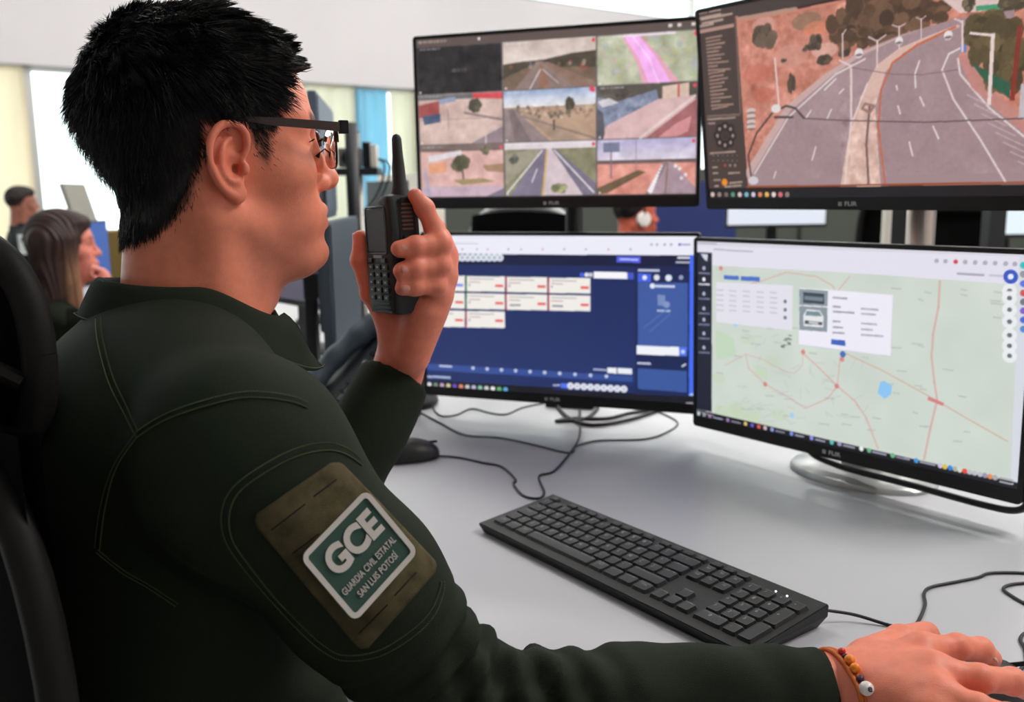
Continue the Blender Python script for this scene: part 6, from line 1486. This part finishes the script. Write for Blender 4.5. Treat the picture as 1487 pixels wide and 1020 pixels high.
S.chain(hs, [.026, .022, .021, .022, .026], k=0, k2=.014); V, F = S.nets(); V = relax(V, F, 2); me = np_mesh('handset', V, F); me.shade_smooth(); link('handset', me, m_slate, t)
MB().box(pc_(.055, .165)+RX@np.array([0, 0, .002]), (.095, .045, .004), RX, .001).build('display', mat('phone_display', srgb(36, 44, 46), .2), t)
for i in range(4):
    for j in range(3): MB().box(pc_(.030+.024*j, .03+.020*i)+RX@np.array([0, 0, .003]), (.017, .013, .006), RX, .001).build('key', m_dk, t)
for i in range(4): MB().box(pc_(.020+.024*i, .122)+RX@np.array([0, 0, .003]), (.014, .008, .005), RX, .001).build('soft_key', m_silver, t)
cc = [np.array([-.06+.012*math.cos(k*.9), -.03-.004*k*.25, .012+.008*math.sin(k*.9)]) for k in range(30)]
MB().tube(cc, .0025, 5).build('coiled_cord', m_cable, t, smooth=True)
# round black desk speaker behind the cuff
sp = on_z(592, 588, DESK); t = empty('desk_speaker', (sp[0], sp[1], DESK), 0, 'black round-based speaker between the cuff and lower left monitor', 'speaker')
MB().lathe([(.062, 0), (.066, .006), (.064, .014), (.050, .026), (.044, .040)], 28).build('base', m_black, t, auto=50)
MB().lathe([(.044, .038), (.046, .060), (.040, .085), (.024, .098), (.004, .102)], 28).build('dome', m_dk, t, smooth=True)
# second keyboard in front of the phone
def copy_tree(o, parent=None):
    c = o.copy(); COL.objects.link(c); c.parent = parent
    for chd in list(o.children): copy_tree(chd, c)
    return c
k2_ = on_z(452, 612, DESK); kb2 = copy_tree(kb); kb2.location = (k2_[0]-.36, k2_[1]+.20, DESK); kb2.rotation_euler = (0, 0, YAW-math.pi/2+.12); kb2['label'] = 'black keyboard mostly hidden behind the man\'s shoulder, below the desk phone'
# papers and a dark gadget on the far desk
pz = on_z(410, 468, DESK); t = MB().box((0, 0, .003), (.30, .42, .006), None, .001).build('paper_stack', m_paper); t.location = (pz[0]-.22, pz[1]+.05, DESK); t.rotation_euler = (0, 0, .5); tag(t, 'stack of white papers on the desk below the man\'s chin', 'paper')
gz = on_z(455, 470, DESK); S = SDF((-.09, -.06, -.01), (.09, .06, .05), .004); S.ell((0, 0, .006), (.075, .045, .03), k=0); S.plane((0, 0, 0), (0, 0, -1)); V, F = S.nets(); me = np_mesh('computer_mouse', V, F); me.shade_smooth()
mg = empty('computer_mouse', (gz[0], gz[1], DESK), .9, 'dark mouse on the far desk beside the desk phone handset', 'mouse'); link('shell', me, m_ms, mg); MB().box((.04, 0, .028), (.05, .002, .006)).build('button_gap', m_slit, mg)

# ---------------------------------------------------------------- people in the background
def bg_person(origin, yaw, scale, label, hair_col, long_hair, shirt_col, skin_c=(206, 122, 102), arm=None, extras=None, tip_col=None, shoulders=.36):
    Rz = rotz(yaw); L = lambda P: np.asarray(P)*scale@Rz.T+origin
    S = skin_head(.0036, ears=not long_hair); V, F = S.nets(); V = relax(V, F, 1)
    c = np.tile(np.array(srgb(*skin_c)), (len(V), 1)); lip = np.exp(-((V[:, 2]+.0455)/.009)**2-(V[:, 1]/.02)**2)*(V[:, 0] > .08); c = c*(1-.6*lip[:, None])+np.array(srgb(180, 70, 74))*.6*lip[:, None]
    eye = np.exp(-((V[:, 2]-.024)/.007)**2)*np.exp(-((np.abs(V[:, 1])-.032)/.014)**2)*(V[:, 0] > .055); c = c*(1-.8*eye[:, None])+np.array(srgb(50, 30, 26))*.8*eye[:, None]
    brow = np.exp(-((V[:, 2]-.047)/.005)**2)*np.exp(-((np.abs(V[:, 1])-.03)/.018)**2)*(V[:, 0] > .05); c = c*(1-.8*brow[:, None])+np.array(srgb(60, 36, 30))*.8*brow[:, None]
    Vs = [L(V)]; Fs = [F]; Cs = [c]; off = len(V)
    if arm is not None:
        for (el, wr) in arm:       # forearm and loosely closed hand
            S = SDF(np.minimum(el, wr)-.1, np.maximum(el, wr)+.1, .005); S.cap(el, wr, .034*scale, .024*scale, k=0); d = (wr-el)/np.linalg.norm(wr-el)
            S.ell(wr+d*.045, (.040, .032, .026), M=frame(d, Rz[:, 0]), k=.012)
            for q in range(4): p0 = wr+d*.075+Rz[:, 1]*(.024-.016*q); S.chain([p0, p0+Rz[:, 0]*(-.022)+d*.012, p0-Rz[:, 0]*.034-d*.012, p0-Rz[:, 0]*.024-d*.026], [.0095, .009, .0085, .008], k=.004)
            p0 = wr+d*.04+Rz[:, 1]*.03; S.chain([p0, p0+d*.03-Rz[:, 0]*.01, p0+d*.048-Rz[:, 0]*.022], [.011, .0095, .008], k=.006)
            v, f = S.nets(); v = relax(v, f, 1); Vs.append(v); Fs.append(f+off); Cs.append(np.tile(np.array(srgb(*skin_c)), (len(v), 1))); off += len(v)
    me = np_mesh('person', np.concatenate(Vs), np.concatenate(Fs)); set_cols(me, np.concatenate(Cs)); me.shade_smooth(); p = link('person', me, m_skin); tag(p, label, 'person')
    # hair
    S = SDF((-.16, -.13, -.30), (.12, .13, .19), .004)
    if long_hair:
        S.ell((-.018, 0, .055), (.104, .086, .093), k=0); S.cap((-.045, .035, .03), (-.062, .058, -.22), .060, .045, k=.04); S.cap((-.045, -.035, .03), (-.050, -.062, -.22), .060, .042, k=.04); S.cap((.005, -.062, .04), (.018, -.078, -.19), .030, .024, k=.03); S.cap((.005, .062, .04), (.018, .078, -.19), .030, .024, k=.03)
        S.ell((.082, 0, .0), (.058, .064, .085), k=.012, op='s'); S.ell((.03, 0, -.13), (.05, .05, .10), k=.015, op='s')
        S.ell((.040, 0, .100), (.045, .062, .030), k=.02)
    else:
        S.ell((-.018, 0, .060), (.096, .080, .088), k=0); S.ell((.03, 0, .098), (.055, .066, .040), k=.02); S.box((.06, 0, -.02), (.06, .10, .085), None, .02, .012, 's'); S.box((.0, 0, -.10), (.10, .12, .075), None, .02, .012, 's'); S.ell((.095, 0, .05), (.035, .08, .045), k=.01, op='s')
    V, F = S.nets(); V = relax(V, F, 1); N = vnormals(V, F)
    V = V+N*(.0025*np.sin(V@np.array([300., 420, 22])+2*np.sin(V@np.array([60., 80, 20]))))[:, None]
    hc1 = np.array(srgb(*hair_col)); hc2 = np.array(srgb(*(tip_col or hair_col))); w_ = sstep(.06, -.16, V[:, 2])[:, None]*sstep(-.03, .02, V[:, 0])[:, None]
    me = np_mesh('hair', L(V), F); set_cols(me, hc1*(1-w_)+hc2*w_); me.shade_smooth(); link('hair', me, mat('brown_hair', (.1, .05, .03), .45, attr='col', noise=.25, nscale=60), p)
    # clothes
    cs = np.array(origin)-np.array([0, 0, .205*scale])-Rz[:, 0]*.03; S = SDF(cs-np.array([.34, .34, .60]), cs+np.array([.34, .34, .12]), .009)
    S.ell(cs-np.array([0, 0, .12]), (.115, shoulders*.5, .17), M=Rz, k=0); S.ell(cs-np.array([0, 0, .36]), (.12, shoulders*.46, .22), M=Rz, k=.06); S.cap(cs+np.array([0, 0, .075]), cs, .062, .08, k=.03)
    for s in (-1, 1):
        sh = cs+Rz[:, 1]*s*shoulders*.46-np.array([0, 0, .02]); S.cap(cs+np.array([0, 0, .03]), sh, .05, .055, k=.04); S.cap(sh, sh-np.array([0, 0, .27])+Rz[:, 0]*.06, .056, .046, k=.03)
    S.cap(cs+np.array([0, 0, .06]), cs+np.array([0, 0, .2]), .052, .06, k=.004, op='s')
    V, F = S.nets(); V = relax(V, F, 2); N = vnormals(V, F); V = V+N*(.004*np.sin(V[:, 2]*70+V[:, 0]*40))[:, None]
    me = np_mesh('shirt', V, F); me.shade_smooth(); sh_ = link('shirt', me, shirt_col, p)
    if arm is not None:
        sh1 = cs-Rz[:, 1]*shoulders*.46-np.array([0, 0, .02])
        for (el, wr) in arm: MB().tube([sh1 if np.linalg.norm(sh1-el) < .5 else el+np.array([-.1, 0, .2]), el+(el-sh1)*.0, wr+(el-wr)*.25], [.055, .05, .036], 12).build('sleeve', shirt_col, p, smooth=True)
    # trousers so that the seated figure is complete
    hipc = cs-np.array([0, 0, .50]); tr = MB()
    for s in (-1, 1):
        h_ = hipc+Rz[:, 1]*s*.09; kn = h_+Rz[:, 0]*.40; MB().tube([h_-Rz[:, 0]*.05, h_, kn, kn-np.array([0, 0, .10]), np.array([kn[0], kn[1], .08])], [.08, .085, .065, .06, .045], 12).build('trouser_leg', m_mesh, p, smooth=True)
    return p, cs, Rz
m_sh2 = mat('dark_green_shirt', srgb(30, 34, 26), .85, spec=.15); m_sh3 = mat('dark_jacket', srgb(30, 34, 36), .8); m_sh4 = mat('black_shirt', srgb(24, 24, 26), .8)
wo = pix(95, 366, 3.2); wel = pix(172, 474, 3.1); wwr = pix(156, 424, 3.1)
bg_person(wo, math.radians(24), 1.02, 'woman with long brown hair resting chin near her fist at left', (54, 34, 30), True, m_sh2, (214, 126, 108), arm=[(wel, wwr)], tip_col=(168, 122, 92), shoulders=.34)
mo = pix(33, 300, 6.6); p2, cs2, Rz2 = bg_person(mo, math.radians(40), 1.0, 'dark-haired man in dark jacket far behind the brown-haired woman', (34, 24, 22), False, m_sh3, (170, 110, 92))
MB().box(cs2+Rz2@np.array([.0, -.195, -.06]), (.13, .03, .14), Rz2, .01).build('reflective_panel', mat('white_reflective', srgb(220, 224, 224), .4), p2)
ho = pix(924, 318, 4.3); p3, cs3, Rz3 = bg_person(ho, math.radians(15), 1.0, 'person with white headset seen between upper and lower left monitors', (16, 13, 13), False, m_sh4, (196, 96, 76))
hs_ = empty('headset', ho, math.radians(15), 'white headset worn by the person between the stacked monitors', 'headset')
MB().lathe([(.030, -.012), (.036, .0), (.030, .016), (.014, .018)], 20, (0, -.088, .0), np.array([[1, 0, 0], [0, 0, -1], [0, 1, 0.]])).build('ear_cup', m_bw, hs_, auto=40); MB().lathe([(.030, -.012), (.036, .0), (.030, .016), (.014, .018)], 20, (0, .088, .0), np.array([[1, 0, 0], [0, 0, 1], [0, -1, 0.]])).build('ear_cup', m_bw, hs_, auto=40)
MB().tube([(0, .1*math.cos(a), .02+.145*math.sin(a)) for a in np.linspace(0, math.pi, 17)], .006, 8).build('headband', m_dk, hs_, smooth=True)
# simple office chairs
def chair(loc, yaw, label, top=1.08, w_=.46, frame_m=None, name='office_chair'):
    t = empty(name, (loc[0], loc[1], 0), yaw, label, 'chair'); fm = frame_m or m_chair; h_ = top-.52
    pts = [(-.20-.03*math.sin(a)*0, w_/2*math.copysign(abs(math.cos(a))**.55, math.cos(a)), .52+h_/2+h_/2*math.copysign(abs(math.sin(a))**.55, math.sin(a))) for a in np.linspace(0, 2*math.pi, 41)]
    MB().tube(pts, .016, 8, cap=False).build('backrest_frame', fm, t, smooth=True)
    V = []; F = []
    for k in (0, 1):
        for i in range(9):
            for j in range(9): u, v = i/4-1, j/4-1; V.append((-.205-.035*(1-u*u)-.012*k, u*(w_/2-.01)*(1-.08*v*v), .52+h_/2+v*(h_/2-.01)*(1-.05*u*u)))
    for i in range(8):
        for j in range(8): a = i*9+j; F += [(a, a+1, a+10, a+9), (81+a, 81+a+9, 81+a+10, 81+a+1)]
    MB().add(V, F).build('backrest', m_mesh, t, smooth=True)
    MB().box((.03, 0, .45), (.46, .46, .07), None, .02).build('seat', m_mesh, t)
    MB().tube([(-.21, 0, .60), (-.22, 0, .42), (-.05, 0, .39)], .022, 8).build('back_bar', fm, t, smooth=True)
    MB().lathe([(.028, .06), (.028, .24), (.02, .24), (.02, .42)], 14).build('gas_column', fm, t)
    for s in (-1, 1): MB().tube([(-.02, s*.25, .42), (-.02, s*.27, .64), (.14, s*.27, .66)], .014, 8).build('armrest', fm, t, smooth=True)
    for k in range(5):
        a = k*2*math.pi/5; MB().tube([(0, 0, .09), (.28*math.cos(a), .28*math.sin(a), .06)], [.024, .015], 8).build('base_leg', fm, t); MB().ell((.28*math.cos(a), .28*math.sin(a), .028), (.026,)*3, None, 10, 8).build('caster', fm, t, smooth=True)
    return t
chair(wo-np.array([.10, .02, 0]), math.radians(24), 'black chair of the brown-haired woman', 1.0)
chair(mo-np.array([.12, .02, 0]), math.radians(40), 'black chair of the far man in dark jacket', .98)
chair(ho-np.array([.10, .0, 0]), math.radians(15), 'black chair under the person with white headset', .95)
m_lg = mat('light_grey_frame', srgb(170, 172, 172), .4)
chair(pix(792, 330, 3.3), math.radians(65), 'dark chair with light grey frame left of the headset person', 1.13, .42, m_lg)
chair(pix(1225, 330, 3.4), math.radians(200), 'dark office chair between the right monitors, left of the steel pole', 1.16, .30)
chair(pix(1400, 330, 4.3), math.radians(250), 'dark office chair right of the steel pole', 1.08, .42)
# far desk row with monitors
fd = empty('desk', (0, 0, 0), 0, 'white far desk row glimpsed between the stacked monitors', 'desk')
RB(MB(), -2.2, 4.2, 4.3, 5.1, .71, .74, 0, .003).build('desktop', m_desk, fd)
for a_ in (-2.0, 1.0, 4.0): RB(MB(), a_-.03, a_+.03, 4.4, 5.0, 0, .71).build('leg', m_leg, fd)
def far_mon(pl_, pr_, d, label, mscr, hgt=.36):
    b0 = pix(*pl_, d); b1 = pix(*pr_, d); b1[2] = b0[2]; up = np.array([0, 0, hgt]); return plain_monitor(b0+up, b1+up, label, mscr, hgt)
far_mon((1054, 332), (1200, 332), 4.6, 'white-screened monitor beyond the gap above the lower right monitor', m_sw)
far_mon((1456, 346), (1640, 346), 4.0, 'bright pale monitor at right edge beyond the steel pole', m_sc)
far_mon((1362, 326), (1432, 326), 5.2, 'glowing grey-blue panel standing in for window light behind the chair', mat('window_light_glow', (.01, .01, .01), .4, emit=srgb(150, 168, 178), estr=1.))  # monitor shape added as a glowing stand-in for bluish window light
_q0, _q1 = pix(952, 326, 5.6), pix(1068, 326, 5.6); t = MB().box(((_q0+_q1)/2)*np.array([1, 1, 0])+np.array([0, 0, .62]), (np.linalg.norm(_q1-_q0), .04, 1.24), None, .004).build('partition_panel', m_bluep); tag(t, 'dark blue partition panel right of the headset person', 'partition')
# long grey partition in front of the far windows
_q0, _q1 = pix(606, 300, 7.5), pix(1900, 300, 7.5); ps = empty('partition', (0, 0, 0), 0, 'long grey-green office partition behind the far desk row', 'partition')
for i in range(7):
    a = _q0+(_q1-_q0)*i/7; b = _q0+(_q1-_q0)*(i+1)/7; MB().box(np.array([(a[0]+b[0])/2, (a[1]+b[1])/2, .68]), (np.linalg.norm(b-a)-.02, .05, 1.36), None, .005).build('panel', m_part, ps); MB().box(np.array([b[0], b[1], .69]), (.03, .07, 1.38), None, .003).build('post', m_dk, ps)
# tall dark post and white strip beside the steel pole
_q = pix(1443, 325, 3.0); t = empty('display_post', (_q[0], _q[1], 0), 0, 'dark upright post left of the bright monitor at right edge', 'post'); MB().box((0, 0, .8), (.055, .055, 1.6), None, .004).build('post', m_dk, t); MB().box((0, 0, .01), (.2, .2, .02), None, .004).build('foot_plate', m_dk, t)
_q = pix(1287, 330, 2.2); t = empty('cable_duct', (_q[0], _q[1], 0), 0, 'white vertical cable duct left of the steel pole', 'duct'); MB().box((0, 0, .7), (.013, .03, 1.4), None, .002).build('duct', m_beige, t); MB().box((0, 0, .005), (.2, .2, .01)).build('foot_plate', m_beige, t); 
_q = pix(1301, 330, 2.5); t = empty('display_post', (_q[0], _q[1], 0), 0, 'black upright post beside the white cable duct', 'post'); MB().box((0, 0, .7), (.045, .045, 1.4), None, .004).build('post', m_black, t); MB().box((0, 0, .01), (.16, .16, .02), None, .004).build('foot_plate', m_black, t)
# workstation behind the woman: blue screen and tilted pale monitor back
plain_monitor(pix(112, 322, 4.6), pix(146, 322, 4.6)+np.array([-.10, .30, 0]), 'blue-screened monitor between the woman and the man\'s collar', m_sb)
_t = plain_monitor(pix(90, 266, 5.6), pix(108, 265, 5.6)+np.array([-.12, .40, 0]), 'grey tilted monitor seen obliquely above the woman\'s head', mat('warm_grey_panel', srgb(150, 146, 136), .6), shell=mat('warm_grey_panel', (0, 0, 0)), hgt=.34, tilt=.25, stand=True)
_q = pix(160, 335, 5.4); t = empty('cabinet', (_q[0], _q[1], 0), .5, 'low ochre cabinet between the blue screen and the man\'s neck', 'cabinet'); MB().box((0, 0, _q[2]/2), (.16, .4, _q[2]), None, .004).build('body', m_gold, t); MB().box((0, -.204, _q[2]/2), (.14, .008, _q[2]-.06), None, .002).build('door', m_gold, t)
